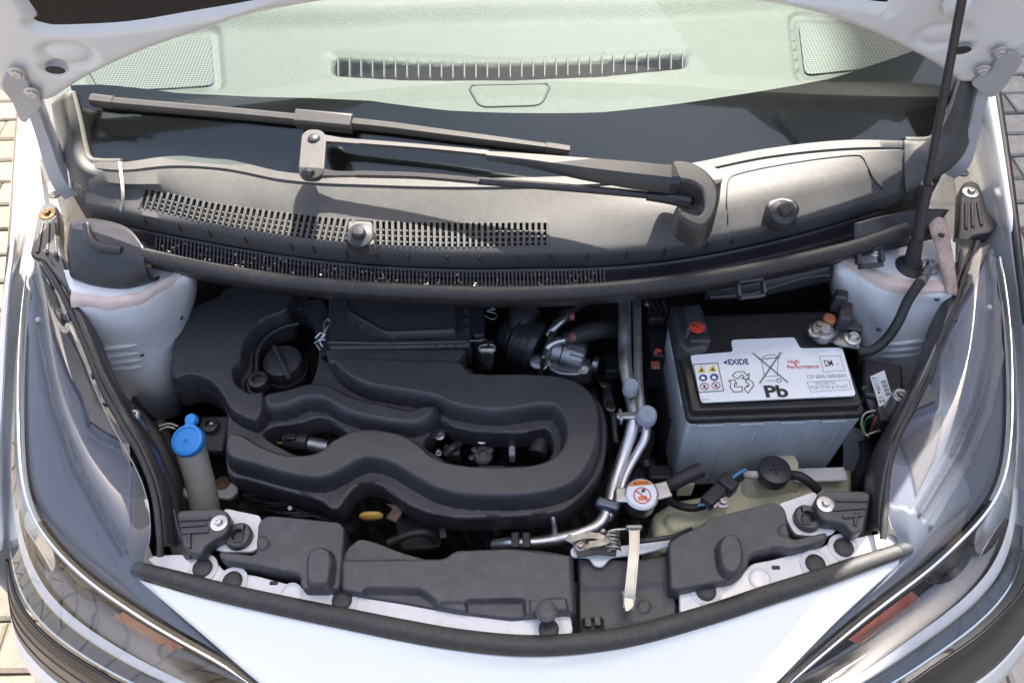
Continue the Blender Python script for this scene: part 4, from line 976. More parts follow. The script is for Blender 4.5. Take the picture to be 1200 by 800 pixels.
plat = [(203, 437), (207, 406), (218, 384), (234, 367), (258, 356), (275, 344), (344, 342), (346, 362), (341, 374), (320, 382), (303, 394), (292, 413), (289, 430), (281, 441), (283, 456), (300, 468), (314, 466), (314, 490), (304, 503), (290, 500), (272, 489), (262, 471), (247, 456), (226, 450), (207, 454)]
chan = [(312, 470), (340, 463), (365, 456), (387, 457), (405, 465), (420, 472), (455, 480), (480, 486), (496, 482), (512, 482), (516, 490), (506, 502), (486, 510), (455, 507), (420, 500), (397, 491), (380, 481), (360, 481), (340, 489), (314, 490)]
loop = [(392, 429), (460, 430), (540, 433), (556, 446), (612, 447), (648, 449), (676, 456), (694, 470), (704, 490), (705, 520), (699, 545), (684, 570), (660, 586), (617, 595), (550, 595), (510, 586), (483, 571), (457, 556), (430, 552), (405, 565), (380, 575), (345, 571), (305, 560), (270, 548), (270, 519), (290, 517), (315, 531), (345, 541), (375, 538), (390, 526), (417, 513), (445, 511), (478, 518), (497, 530), (515, 545), (550, 553), (600, 554), (635, 549), (654, 534), (658, 512), (650, 493), (633, 490), (583, 497), (533, 490), (513, 481), (483, 475), (433, 466), (402, 450)]
slotsA = [((505, 601), (528, 605)), ((570, 604), (586, 604)), ((623, 602), (640, 600)), ((452, 572), (475, 588)), ((418, 566), (440, 564)), ((352, 576), (366, 582)), ((567, 507), (585, 507)), ((620, 505), (637, 502)), ((516, 494), (526, 500)), ((330, 499), (350, 496)), ((388, 494), (400, 502)), ((560, 547), (590, 547))]
cover = empty('intake_cover', P(460, 500, .70), 'large black moulded intake cover with a looped air duct on the engine', 'intake cover')
cl_ = [('max', ppoly(plat, ZF + .006, 3), .797, .005), ('max', ppoly(chan, ZF + .004, 3), ZT - .004, .010), ('max', ppoly(loop, ZF + .004, 3), ZT, .0085)]
cv = hfield('cover_shell', ppoly(cov_out, ZF, 3), [ppoly(oilhole, ZF, 3), ppoly(hole1, ZF, 3), ppoly(hole2, ZF, 3)], ZF - .035, ZF, cl_, M_plas, cover, res=.00115, w0=.0035)
for a, b in slotsA:
    q0, q1 = P(*a, ZF), P(*b, ZF); d = (q1 - q0)
    box('clip_slot', (q0 + q1) / 2 + Vector((0, 0, -.0005)), (d.length, .0028, .003), M_rub, cover, (d.normalized(), d.normalized().cross(Vector((0, 0, -1))), Vector((0, 0, 1))), bevel=.0006, seg=1)
# seam lines where the duct is welded to the panel
tube('moulded_edge', PX([(207, 404), (214, 384), (232, 366), (258, 356)], ZF + .001), .0022, M_plas, cover, seg=8)
lathe('screw_boss', P(306, 453, .765), (0, 0, 1), [(.013, 0), (.013, .018), (.010, .020), (.008, .020), (.0075, .012), (.001, .012)], M_plas, cover, 24)

# ---- oil filler cap in its well
oc = empty('oil_filler_cap', P(332, 425, .74), 'round black oil filler cap with a finger ridge, sunk in its well', 'filler cap')
c = P(332, 426, .752)
lathe('cap', c, (0, 0, 1), [(.0275, -.02), (.0275, .004), (.0262, .008), (.022, .0095), (.001, .0095)], M_plas, oc, 40)
q0, q1 = P(322, 408, .762), P(339, 444, .762); d = (q1 - q0).normalized()
box('finger_ridge', (q0 + q1) / 2 + Vector((0, 0, .002)), ((q1 - q0).length, .007, .013), M_plas, oc, (d, Vector((0, 0, 1)).cross(d), Vector((0, 0, 1))), bevel=.002)
box('pointer_notch', P(338, 442, .765), (.009, .007, .006), M_rub, oc, (d, Vector((0, 0, 1)).cross(d), Vector((0, 0, 1))), bevel=.001)
tube('filler_neck', [c + Vector((0, 0, -.09)), c + Vector((0, 0, -.015))], .031, M_plas2, oc, n=4, seg=30)
tube('well_rim', [Vector(v) for v in PX([(350, 379), (330, 384), (312, 396), (302, 413), (300, 436), (292, 446), (293, 459), (304, 463)], .776)], .0024, M_plas, cover, seg=8)

# ---- air filter housing behind the cover
af = empty('air_filter_box', P(460, 390, .72), 'black rectangular air filter housing tucked below the cowl seal', 'air filter box')
ZA = .812
hfield('housing_lid', rpoly([(383, 344), (552, 344), (552, 400), (383, 404)], ZA, .006), [], ZA - .05, ZA - .008, [
    ('max', rpoly([(399, 340), (536, 340), (536, 392), (452, 395), (405, 369)], ZA, .008), ZA + .006, .006),
    ('add', rpoly([(403, 340), (530, 340), (530, 387), (453, 390), (410, 366)], ZA, .008), -.003, .004)], M_plas, af, res=.0016, w0=.004)
hfield('front_face', rpoly([(380, 404), (546, 403), (547, 410), (541, 418), (530, 427), (460, 428), (384, 425)], .80, .006), [], .74, .80, [('add', rpoly([(380, 400), (550, 400), (550, 408), (380, 409)], .80, .002), -.005, .004)], M_plas, af, res=.0014, w0=.005)
for k in range(13):
    box('rib', P(396 + k * 11.5, 402, .803), (.0022, .010, .008), M_plas, af, bevel=.0005, seg=1)
tube('lid_flange', P3([(384, 401, .808), (460, 402, .808), (548, 400, .808)]), .0028, M_plas, af, seg=8)
hfield('side_bracket', rpoly([(549, 346), (566, 346), (568, 392), (556, 394), (549, 388)], .80, .004), [], .72, .80, [], M_plas2, af, res=.0016, w0=.003)
for k in range(4): box('side_tooth', P(546, 352 + k * 11, .806), (.006, .006, .006), M_plas2, af, bevel=.001)
# wire clip on the left
tube('wire_clip', P3([(375, 410, .79), (371, 402, .80), (378, 394, .81), (383, 384, .815), (387, 378, .815), (384, 374, .816), (380, 379, .816), (380, 392, .812), (375, 400, .806), (378, 406, .80)]), .0014, M_alu, af, seg=8, n=60)
tube('wire_clip', P3([(370, 396, .806), (376, 390, .812), (382, 392, .812)]), .0018, M_alu, af, seg=8)
tube('wire_clip', P3([(369, 402, .804), (375, 398, .81), (381, 398, .808)]), .0018, M_alu, af, seg=8)
# steel spring clip on the right
sweep('spring_clip', P3([(571, 400, .812), (571, 405, .818), (571, 412, .816), (571, 425, .79), (571, 430, .76)]), [(-.0085, 0), (-.0085, .0012), (.0085, .0012), (.0085, 0)], M_steel, af, n=16, up=(0, -.4, .9))
tube('spring_clip_wire', P3([(550, 399, .806), (562, 399, .809), (569, 398, .812), (571, 403, .82), (563, 405, .818), (562, 410, .816), (566, 412, .816)]), .0013, M_steel, af, seg=8, n=40)
tube('spring_clip_wire', P3([(571, 398, .812), (574, 403, .82), (579, 405, .818), (580, 410, .816), (576, 412, .816)]), .0013, M_steel, af, seg=8, n=30)
tube('coil_wire', P3([(570, 352, .80), (577, 355, .80), (570, 358, .80), (580, 362, .80), (570, 364, .80), (582, 368, .80), (578, 374, .80), (568, 370, .80)]), .0009, M_cast, af, seg=6, n=70)

# ---- throttle body with its black duct
tb = empty('throttle_body', P(650, 420, .70), 'silver cast throttle body bolted to a black ribbed duct beside the intake cover', 'throttle body')
a0, a1 = P(597, 392, .755), P(641, 410, .755); ax = (a1 - a0).normalized()
lathe('black_duct', a0, ax, [(.012, -.014), (.020, -.010), (.024, 0), (.026, .004), (.026, .008), (.031, .012), (.034, .02), (.034, .045), (.030, .05)], M_plas2, tb, 36)
for k in range(3): lathe('duct_ring', a0 + ax * (.014 + k * .011), ax, [(.0335, 0), (.0352, .001), (.0352, .004), (.0335, .005)], M_plas2, tb, 36)
tube('duct_elbow', [P(612, 402, .755), P(612, 376, .775), P(614, 360, .78), P(616, 346, .775)], [.022, .021, .020, .020], M_plas2, tb, seg=20)
tube('duct_clamp', [P(614, 368, .779), P(614.4, 365, .7795)], .0225, M_steel, tb, n=3, seg=24)
b0 = P(640, 409, .757); bx_ = (P(693, 424, .750) - b0).normalized(); bl_ = (P(693, 424, .750) - b0).length
lathe('cast_body', b0, bx_, [(.029, .0), (.031, .002), (.031, .007), (.024, .010), (.023, .022), (.026, .024), (.0265, .050), (.024, .054), (.017, .056), (.001, .056)], M_cast, tb, 36)
s_, u_, a_ = frame_of(bx_)
box('mount_flange', b0 + bx_ * .002, (.072, .058, .008), M_cast, tb, (s_, u_, a_), bevel=.006, seg=3)
for k in range(9):
    an = -1.2 + k * .3
    box('cooling_rib', b0 + bx_ * .042 + (Vector((0, 0, 1)) * math.cos(an) + Vector((.1, -1, 0)) * math.sin(an)) * .0262, (.0016, .0016, .022), M_cast, tb, (s_, u_, a_), bevel=0)
lathe('motor_end', P(694, 426, .742), bx_, [(.011, 0), (.011, .007), (.009, .009), (.001, .009)], M_cast, tb, 20)
plate('gearbox_cover', [rpoly([(640, 432), (650, 418), (672, 414), (694, 424), (694, 434), (676, 442), (655, 441)], .752, .008)], .725, .757, M_cast, tb, .003)
for q in ((641, 424), (660, 421), (684, 433), (636, 428)): bolt('bolt', P(*q, .758), .0045, M_steel, tb, axis=(0, -.4, .9))
lathe('boss', P(630, 425, .757), (0, -.3, .95), [(.011, 0), (.011, .006), (.008, .008), (.005, .008), (.0045, .003), (.001, .003)], M_cast, tb, 20)
bolt('bolt', P(628, 388, .777), .006, M_alu, tb, axis=bx_)
tube('water_pipe', P3([(643, 393, .775), (648, 386, .782), (656, 378, .787), (662, 373, .788)]), .0062, M_alu, tb, seg=12)
tube('water_pipe', P3([(641, 408, .782), (646, 403, .786), (653, 400, .787), (662, 398, .787)]), .0055, M_alu, tb, seg=12)
tube('hose_clip', P3([(660, 372, .788), (668, 366, .79)]), .010, M_plas2, tb, n=4, seg=14); tube('clip_red', P3([(667, 371, .793), (672, 370, .793)]), .006, mat('faded_red_plastic', (.30, .10, .09), .5), tb, n=3, seg=10)
tube('clip_red', P3([(667, 396, .79), (673, 394, .79)]), .0075, MATS['faded_red_plastic'], tb, n=3, seg=10)
tube('hose_clip', P3([(661, 398, .787), (668, 395, .788)]), .009, M_plas2, tb, n=4, seg=14)
hs = tube('coolant_hose', P3([(670, 395, .787), (685, 390, .786), (705, 386, .782), (730, 384, .76), (745, 375, .73)]), [.010, .013, .013, .013], M_rub, None, seg=14)
setp(hs, 'short black coolant hose leaving the throttle body towards the refrigerant pipes', 'hose')
hs = tube('vacuum_hose', P3([(668, 366, .79), (678, 359, .79), (692, 350, .785), (706, 342, .77)]), .0055, M_rub, None, seg=12)
setp(hs, 'thin black vacuum hose above the throttle body, running under the cowl seal', 'hose')

# ---- refrigerant pipes
pa = empty('refrigerant_pipe', P(735, 480, .70), 'wide aluminium refrigerant pipe with a grey valve cap, right of the intake cover', 'pipe', 'refrigerant pipes between cover and battery')
ra = P3([(732, 338, .82), (732, 400, .80), (733, 430, .795), (737, 455, .79), (742, 478, .79), (741, 500, .785), (732, 530, .77), (722, 560, .76), (714, 590, .755), (708, 606, .752), (702, 614, .75), (690, 621, .748), (660, 630, .745), (630, 635, .742), (600, 636, .738), (580, 638, .72)])
tube('tube', ra, [.0088, .0088, .0082, .0082, .0078, .0078, .0074, .007], M_alu, pa, n=110, seg=18)
c = P(738, 462, .80)
lathe('valve_stem', P(738, 462, .79), (0, -.15, 1), [(.0065, 0), (.0065, .018)], M_brass, pa, 16)
lathe('valve_cap', P(738, 458, .806), (0, -.15, 1), [(.0095, 0), (.010, .002), (.0092, .018), (.0078, .020), (.0035, .0195), (.003, .0185), (.001, .0185)], M_capgrey, pa, 24)
pb = empty('refrigerant_pipe', P(750, 480, .70), 'thin aluminium refrigerant pipe beside the wider one, broad grey cap on top', 'pipe', 'refrigerant pipes between cover and battery')
rb = P3([(746, 338, .82), (747, 400, .80), (748, 440, .795), (751, 475, .79), (757, 500, .785), (755, 515, .78), (746, 532, .772), (734, 555, .764), (724, 585, .757), (716, 600, .754), (712, 608, .75)])
tube('tube', rb, [.006, .006, .0058, .0055, .0055], M_alu, pb, n=90, seg=16)
lathe('valve_block', P(756, 494, .785), (0, -.1, 1), [(.009, 0), (.009, .012)], M_alu, pb, 20)
lathe('valve_cap', P(757, 490, .797), (0, -.15, 1), [(.0125, 0), (.013, .002), (.0118, .014), (.010, .016), (.0035, .0155), (.003, .0145), (.001, .0145)], M_capgrey, pb, 28)
box('pipe_clip', P(741, 487, .797), (.040, .009, .006), M_alu, pa, bevel=.0015); box('pipe_clip', P(727, 488, .795), (.004, .017, .012), M_alu, pa, bevel=.001)
box('pipe_saddle', P(712, 592, .762), (.030, .014, .016), mat('blued_steel_clip', (.16, .18, .22), .35, .8), pa, (Vector((.93, -.35, 0)), Vector((.35, .93, 0)), Vector((0, 0, 1))), bevel=.004)
for q in (604, 617): box('pipe_saddle', P(q, 634, .747), (.010, .020, .012), M_plas2, pa, bevel=.002)
tube('support_rod', P3([(647, 601, .76), (649, 612, .755), (651, 630, .74)]), .0035, M_cast, pa, seg=10)

# ---- radiator cap
rc = empty('coolant_pressure_cap', P(752, 578, .72), 'silver radiator pressure cap with a white warning disc', 'radiator cap')
c = P(752, 578, .775); tilt = Vector((-.04, -.10, 1)).normalized()
lathe('cap', c - tilt * .012, tilt, [(.019, -.02), (.019, 0), (.021, .004), (.0205, .010), (.0175, .012), (.001, .012)], M_alu, rc, 40)
for q, w_ in (((733, 580), .020), ((774, 575), .022)):
    cc = P(*q, .770); d = (cc - c); d.z = 0; d.normalize()
    box('ear', cc, (.024, w_, .004), M_alu, rc, (d, Vector((0, 0, 1)).cross(d), Vector((0, 0, 1))), bevel=.0018)
ring = lathe('label_disc', c, tilt, [(.0178, .0002), (.0178, .0010), (.001, .0010)], M_label, rc, 40)
s_, u_, a_ = Vector((1, .03, .04)).normalized(), None, tilt; u_ = a_.cross(s_).normalized(); s_ = u_.cross(a_)
def disc_pt(x, y, h=.0015): return c + s_ * x + u_ * y + a_ * h
seg_ = [disc_pt(.0172 * math.cos(t), .0172 * math.sin(t)) for t in np.linspace(R(35), R(145), 16)]
flat('label_print', seg_, M_inkor, ring)
text('label_print', 'DANGER', disc_pt(.003, .0128, .0016), s_, u_, .0028, M_ink, ring, width=.013)
flat('label_print', [disc_pt(-.0085 + x, .0115 + y, .0021) for x, y in ((0, 0), (.004, 0), (.002, .0035))], M_ink, ring)
V = []; 
for t in np.linspace(0, 2 * math.pi, 37)[:-1]:
    V += [disc_pt(.0105 * math.cos(t), -.003 + .0105 * math.sin(t), .0016), disc_pt(.0092 * math.cos(t), -.003 + .0092 * math.sin(t), .0016)]
mesh('label_print', V, [(2 * k, 2 * k + 1, (2 * k + 3) % 72, (2 * k + 2) % 72) for k in range(36)], M_inkred, ring, 0)
flat('label_print', [disc_pt(x, -.003 + y, .0022) for x, y in ((-.0072, .0062), (-.0062, .0072), (.0072, -.0062), (.0062, -.0072))], M_inkred, ring)
flat('label_print', [disc_pt(x, y, .0018) for x, y in ((-.005, -.0085), (.005, -.0095), (.0055, -.004), (-.005, -.004))], M_inkor, ring)
flat('label_print', [disc_pt(x, y, .0018) for x, y in ((.0, .001), (.003, .0005), (.0055, .0045), (.002, .005), (-.0005, .003))], M_ink, ring)

# ---- coolant reservoir
cr_ = empty('coolant_reservoir', P(890, 590, .66), 'yellowed translucent coolant reservoir in front of the battery with a black cap', 'reservoir')
hfield('tank', rpoly([(763, 602), (790, 585), (850, 575), (868, 560), (905, 558), (965, 555), (1000, 545), (1000, 600), (930, 610), (830, 640), (770, 645)], .70, .01), [], .58, .70, [
    ('rad', rpoly([(866, 560), (930, 552), (940, 575), (872, 585)], .70, .02), .018, .012), ('rad', rpoly([(775, 606), (846, 586), (852, 612), (785, 630)], .70, .015), .010, .008)], M_tank, cr_, res=.002, w0=.010)
lathe('neck', P(908, 560, .70), (0, 0, 1), [(.022, 0), (.020, .02), (.020, .04)], M_tank, cr_, 28)
cc = P(908, 551, .752)
lathe('cap', cc, (0, 0, 1), [(.0205, -.014), (.0205, .0), (.0195, .003), (.017, .004), (.001, .004)], M_plas2, cr_, 36)
for d in ((1, 0, 0), (0, 1, 0)):
    d = Vector(d); box('cap_cross', cc + Vector((0, 0, .0045)), (.015, .0032, .003), M_rub, cr_, (d, Vector((0, 0, 1)).cross(d), Vector((0, 0, 1))), bevel=.0008)
box('bracket', P(803, 573, .73), (.02, .004, .03), M_tank, cr_, bevel=.003); box('bracket', P(960, 556, .72), (.07, .02, .004), M_whitein, cr_, bevel=.002)
tube('spout', P3([(890, 556, .742), (880, 556, .744), (874, 556, .74)]), .005, M_cream, cr_, seg=12)
hs = tube('overflow_hose', P3([(780, 584, .75), (795, 592, .738), (812, 595, .735), (826, 592, .738)]), .005, M_cable, None, seg=12); setp(hs, 'thin black hose between the radiator cap and the reservoir connector', 'hose')
hs = tube('radiator_hose', P3([(783, 570, .755), (800, 560, .765), (822, 550, .768)]), [.0085, .009, .0095], M_rub, None, seg=14); setp(hs, 'thick black hose stub right of the radiator cap', 'hose')
hs = tube('reservoir_hose', P3([(925, 556, .745), (938, 558, .75), (950, 566, .745), (958, 574, .735)]), .006, M_rub, None, seg=12); setp(hs, 'black hose curling right from the reservoir cap', 'hose')
cn = empty('wiring_connector', P(845, 575, .73), 'black wiring connector with a pale blue wire in front of the battery', 'connector')
d = (P(860, 560, .755) - P(828, 590, .755)).normalized(); n_ = Vector((0, 0, 1)).cross(d)
box('plug_body', P(842, 576, .752), (.050, .018, .018), M_plas2, cn, (d, n_, Vector((0, 0, 1))), bevel=.003); box('plug_collar', P(852, 568, .757), (.016, .024, .022), M_plas2, cn, (d, n_, Vector((0, 0, 1))), bevel=.003)
tube('blue_wire', P3([(818, 592, .745), (828, 590, .75), (834, 586, .754)]), .0022, mat('pale_blue_wire', (.08, .25, .42), .45), cn, seg=8)
tube('blue_wire', P3([(858, 560, .758), (866, 554, .76), (874, 550, .758)]), .0022, MATS['pale_blue_wire'], cn, seg=8)
box('metal_tab', P(842, 588, .752), (.020, .006, .003), M_alu, cn, (d, n_, Vector((0, 0, 1))), bevel=.001); bolt('bolt', P(847, 589, .752), .005, M_alu, cn)

# ---- washer filler
wf = empty('washer_filler', P(232, 590, .66), 'washer filler neck with a bright blue flip cap on the left', 'washer filler')
ct = P(220, 516, .79)
tube('neck', [P(240, 600, .68), P(236, 572, .715), P(229, 545, .748), P(222, 520, .78)], [.020, .019, .0185, .0185], M_cream, wf, seg=24)
nrm = Vector((-.10, -.28, .95)).normalized()
cp = lathe('cap', ct, nrm, [(.0195, -.008), (.0205, -.006), (.0208, 0), (.0198, .0035), (.0165, .0045), (.0155, .003), (.001, .003)], M_blue, wf, 40)
s_, u_, a_ = frame_of(nrm, (1, 0, 0))
tabq = ct + Vector((.0005, .026, .008))
lathe('cap_tab', tabq + nrm * -.002, nrm, [(.008, -.004), (.008, .002), (.0065, .0045), (.001, .005)], M_blue, wf, 20)
box('cap_hinge', (tabq + ct) / 2 + Vector((0, .008, .002)), (.012, .014, .004), M_blue, wf, bevel=.001)
tube('cap_mark', [ct + nrm * .0038 + Vector((-.004, -.004, 0)), ct + nrm * .0042 + Vector((0, .002, 0)), ct + nrm * .0038 + Vector((.004, -.004, 0))], .0008, M_blue, wf, seg=6)
tube('tether', P3([(205, 502, .785), (195, 500, .78), (184, 506, .77)]), .0012, M_cream, wf, seg=6); tube('tether', P3([(208, 499, .785), (198, 496, .78), (186, 499, .775)]), .0012, M_cream, wf, seg=6)
box('neck_bracket', P(224, 585, .70), (.006, .012, .05), M_cream, wf, bevel=.002)

# ---- battery
bat = empty('battery', P(900, 440, .66), 'grey car battery with black lid and white printed label', 'battery')
ZL = .85
fl, frr = P(804, 498, .828), P(1011, 491, .828)
e1 = (frr - fl); e1.z = 0; BW = e1.length; e1.normalize(); e2 = Vector((0, 0, 1)).cross(e1); ez = Vector((0, 0, 1))
BD = .158; bc = fl + e1 * BW / 2 + e2 * BD / 2; AX = (e1, e2, ez)
def bp(x, y, z): q = bc + e1 * x + e2 * y; return Vector((q.x, q.y, z))
# case: tapered box with faint ribs
V = []; zc0, zc1 = .665, .828
for z, k in ((zc0, .945), (zc1, .985)):
    for sx, sy in ((-1, -1), (1, -1), (1, 1), (-1, 1)): V.append(bp(sx * BW / 2 * k, sy * BD / 2 * k, z))
case = mesh('case', V, [(3, 2, 1, 0), (4, 5, 6, 7), (0, 1, 5, 4), (1, 2, 6, 5), (2, 3, 7, 6), (3, 0, 4, 7)], M_case, bat, 35, bevel=.004, seg=3)
for k in range(6):
    x = -BW * .40 + k * BW * .16
    box('case_rib', bp(x, -BD / 2 * .968, .745), (.0022, .0025, .13), M_case, bat, AX, bevel=.0006, seg=1)
for k in range(4): box('case_ledge', bp(-BW * .36 + k * BW * .235, -BD / 2 * .99, .8245), (BW * .15, .004, .005), M_housel, bat, AX, bevel=.001)
for k in range(2): box('case_ledge', bp(-BW / 2 * .99, -BD * .2 + k * BD * .45, .8245), (.004, BD * .2, .005), M_housel, bat, AX, bevel=.001)
def rr_(w, d, r, cx=0, cy=0, n=5):
    out = []
    for sx, sy, a0_ in ((1, -1, -90), (1, 1, 0), (-1, 1, 90), (-1, -1, 180)):
        for k in range(n + 1):
            t = R(a0_ + 90 * k / n); out.append(bp(cx + sx * (w / 2 - r) + r * math.cos(t), cy + sy * (d / 2 - r) + r * math.sin(t), 0))
    return out
M_lid = mat('black_battery_lid', (.02, .02, .021), .38, var=.15, vscale=14, bump=.12, bscale=500, dust=.10)
plate('lid', [rr_(BW, BD, .008)], .828, .840, M_lid, bat, .003); lid2 = plate('lid', [rr_(BW * .955, BD * .92, .006)], .8405, ZL, M_lid, bat, .002)
plate('lid_rear', [rr_(BW * .93, BD * .40, .006, 0, BD * .22)], ZL, ZL + .0045, M_lid, bat, .002)
lab = rpoly([(809, 416), (859, 412), (857, 398), (931, 395), (938, 408), (987, 407), (1003, 463), (822, 471)], ZL + .0052, .004)
lz = ZL + .0005
lab = rpoly([(809, 416), (859, 412), (857, 398), (931, 395), (938, 408), (987, 407), (1003, 463), (822, 471)], ZL + .007, .004)
lb = plate('label', [lab], ZL + .0046, ZL + .007, M_label, bat, .0002)
LZ = ZL + .007
def LP(px, py, h=.0004): return P(px, py, LZ + h)
def le(px, py):   # print axes on the label
    return e1, e2
def ltext(s, px, py, wpx, hpx, material, bold=0.0, nm='lettering'):
    w = (P(px + wpx / 2, py, LZ) - P(px - wpx / 2, py, LZ)).length
    h = (P(px, py - hpx / 2, LZ) - P(px, py + hpx / 2, LZ)).length
    return text(nm, s, P(px, py, LZ), e1, e2, h, material, lb, lift=.0004, width=w, bold=bold)
ltext('EXIDE', 865, 424, 24, 6.2, M_inkblue, .03)
flat('lettering', [LP(847, 424.5), LP(852, 422), LP(852, 427)], M_inkblue, lb)
ltext('Pb', 909.5, 458.5, 27, 13, M_ink, .035)
ltext('High', 930, 424.5, 13, 4.6, M_inkred, .01); ltext('Performance', 941, 429.5, 37, 4.4, M_inkred, .01)
ltext('DM  -', 974, 425.5, 16, 7, M_ink, .01)
ltext('12V 60Ah 560A(EN)', 969, 441.5, 46, 4.2, M_inkgrey); ltext('XXX LAD-75G', 967, 449, 24, 3.2, M_inkgrey); ltext('FOR STOP & START', 972, 453.5, 44, 3.6, M_inkgrey); ltext('TF60T75G', 826, 468.3, 11, 2, M_inkgrey)
def lline(pts, r, material, closed=False):
    q = [LP(*p, .0006) for p in pts]
    if closed: q.append(q[0])
    V, F = [], []
    for a, b in zip(q[:-1], q[1:]):
        d = (b - a); n = Vector((0, 0, 1)).cross(d).normalized() * r; d = d.normalized() * r * .8
        k = len(V); V += [a - d - n, b + d - n, b + d + n, a - d + n]; F.append((k, k + 1, k + 2, k + 3))
    return mesh('print_line', V, F, material, lb, 0)
lline([(812.5, 427), (841, 425), (848, 457.5), (818.5, 459.5)], .0005, M_ink, True)
for k, (x, y) in enumerate(((822, 433), (835, 432), (824, 442.5), (837, 441.8), (825.5, 452.5), (839, 451.5))):
    if k < 2:
        flat('warning_sign', [LP(x - 5.2, y + 3.6), LP(x + 5.2, y + 3.3), LP(x, y - 5)], M_inkyel, lb); flat('warning_sign', [LP(x - 2.2, y + 2, .0009), LP(x + 2.2, y + 2, .0009), LP(x + .8, y - 1.5, .0009), LP(x - .6, y - .5, .0009)], M_ink, lb)
    else:
        ring_ = [LP(x + 5 * math.cos(t), y + 4.2 * math.sin(t)) for t in np.linspace(0, -2 * math.pi, 21)[:-1]]
        if k < 4:
            flat('warning_sign', ring_, M_inkblue, lb); flat('warning_sign', [LP(x + u * 1.0, y + v * 1.0, .0009) for u, v in ((-2.4, 2), (2.2, 1.8), (2, -.6), (-.5, -2), (-2.4, -.6))], M_label, lb)
        else:
            lline([(x + 4.8 * math.cos(t), y + 4 * math.sin(t)) for t in np.linspace(0, 2 * math.pi, 19)[:-1]], .0005, M_inkred, True); lline([(x - 3, y - 2.6), (x + 3, y + 2.6)], .0005, M_inkred); flat('warning_sign', [LP(x + u, y + v, .0009) for u, v in ((-1.4, 1.8), (1.4, 1.6), (.9, -1.6), (-.7, -1.8))], M_ink, lb)
lline([(883, 414), (923, 447.5)], .0011, M_inkgrey); lline([(915, 413), (890.5, 448.5)], .0011, M_inkgrey)
lline([(892, 421), (896, 441), (911, 440), (912, 418.5)], .0004, M_inkgrey); lline([(889, 421), (914, 418.5)], .0007, M_inkgrey); lline([(893, 419), (899, 416), (907, 415.5), (911, 417.5)], .0005, M_inkgrey)
lline([(912.8 + 2.6 * math.cos(t), 445.6 + 2.2 * math.sin(t)) for t in np.linspace(0, 2 * math.pi, 13)[:-1]], .0005, M_inkgrey, True); lline([(898, 446), (909, 445.5)], .0004, M_inkgrey)
lline([(960.5, 417.5), (984.5, 416.5), (990, 434), (965, 435.5)], .0003, M_inkgrey, True); lline([(946, 447.5), (995, 445), (998, 456), (950, 459)], .0003, M_inkgrey, True)
# recycling arrows: three bent outlined arrows
for pts in ([(858, 440), (863, 435.3), (872, 435.2), (875.5, 440), (878, 437), (877.5, 444), (869.5, 443.5), (872, 441.5), (869.5, 439), (864.5, 443.5)],
            [(853.5, 446), (861, 444.5), (863.5, 450), (861, 449), (860.5, 453), (869.5, 452.8), (870, 458.5), (860, 459), (855.5, 454), (856.5, 447.5)],
            [(876, 443.5), (882.5, 447.5), (883, 452), (878, 458.5), (876.5, 460.5), (872, 455.5), (876, 451.5), (876.5, 453), (878, 450.5), (873.5, 446.5)]):
    lline(pts, .0005, M_ink, True)
# terminals
pc = empty('positive_terminal_cover', P(815, 395, ZL), 'black flip cover with a red plus over the battery positive post', 'terminal cover')
hfield('cover', rpoly([(786, 352), (820, 352), (830, 372), (833, 402), (806, 408), (795, 396)], .875, .006), [], .84, .868, [('max', rpoly([(798, 356), (822, 354), (832, 384), (804, 388)], .88, .006), .882, .006)], M_plas2, pc, res=.0016, w0=.005)
box('front_flap', P(819, 399, .868), (.026, .012, .014), M_plas2, pc, AX, bevel=.002)
for d in (e1, e2): box('plus_mark', P(817, 384, .8832), (.013, .0034, .0016), M_red, pc, (d, ez.cross(d), ez), bevel=.0004)
lathe('plus_ring', P(817, 384, .8815), (0, 0, 1), [(.0088, 0), (.0088, .001), (.0078, .001), (.0078, .0002), (.001, .0002)], M_red, pc, 24)
nc_ = empty('negative_terminal_clamp', P(965, 390, ZL), 'zinc terminal clamp on the battery negative post', 'terminal clamp')
c = P(967, 384, .875)
lathe('post', c + Vector((0, 0, -.022)), ez, [(.0085, 0), (.0078, .022), (.006, .0235), (.001, .0235)], mat('lead_post', (.38, .38, .39), .5, .8, var=.2, vscale=60), nc_, 24)
lathe('clamp_ring', c + Vector((0, 0, -.016)), ez, [(.0085, 0), (.0135, 0), (.0135, .011), (.0115, .0125), (.0085, .0125)], M_cast, nc_, 28)
box('clamp_jaw', P(956, 387, .868), (.020, .016, .011), M_cast, nc_, AX, bevel=.003); bolt('bolt', P(955, 389, .874), .0055, M_steel, nc_); bolt('bolt', P(959, 382, .874), .0045, M_steel, nc_)
sweep('strap', P3([(970, 388, .862), (978, 395, .858), (986, 398, .862), (1006, 402, .862)]), [(-.011, 0), (-.011, .0035), (.011, .0035), (.011, 0)], M_cast, nc_, n=14)
bolt('bolt', P(999, 397, .867), .0065, M_alu, nc_, h=.008)
lathe('post_cap', P(972, 374, .872), ez, [(.008, -.01), (.008, .002), (.006, .004), (.001, .004)], M_copper, nc_, 20)
sb = empty('battery_sensor', P(990, 380, .85), 'black sensor block standing behind the negative terminal', 'sensor')
box('block', P(988, 372, .872), (.016, .030, .030), M_plas2, sb, (Vector((.95, -.3, 0)), Vector((.3, .95, 0)), ez), bevel=.003); box('block_top', P(983, 353, .885), (.016, .016, .03), M_plas2, sb, (Vector((.95, -.3, 0)), Vector((.3, .95, 0)), ez), bevel=.003); box('foot', P(996, 384, .866), (.028, .012, .010), M_plas2, sb, (Vector((.95, -.3, 0)), Vector((.3, .95, 0)), ez), bevel=.002)
gc = empty('ground_cable', P(1050, 370, .80), 'black earth cable curving from the battery clamp to the right strut tower', 'cable')
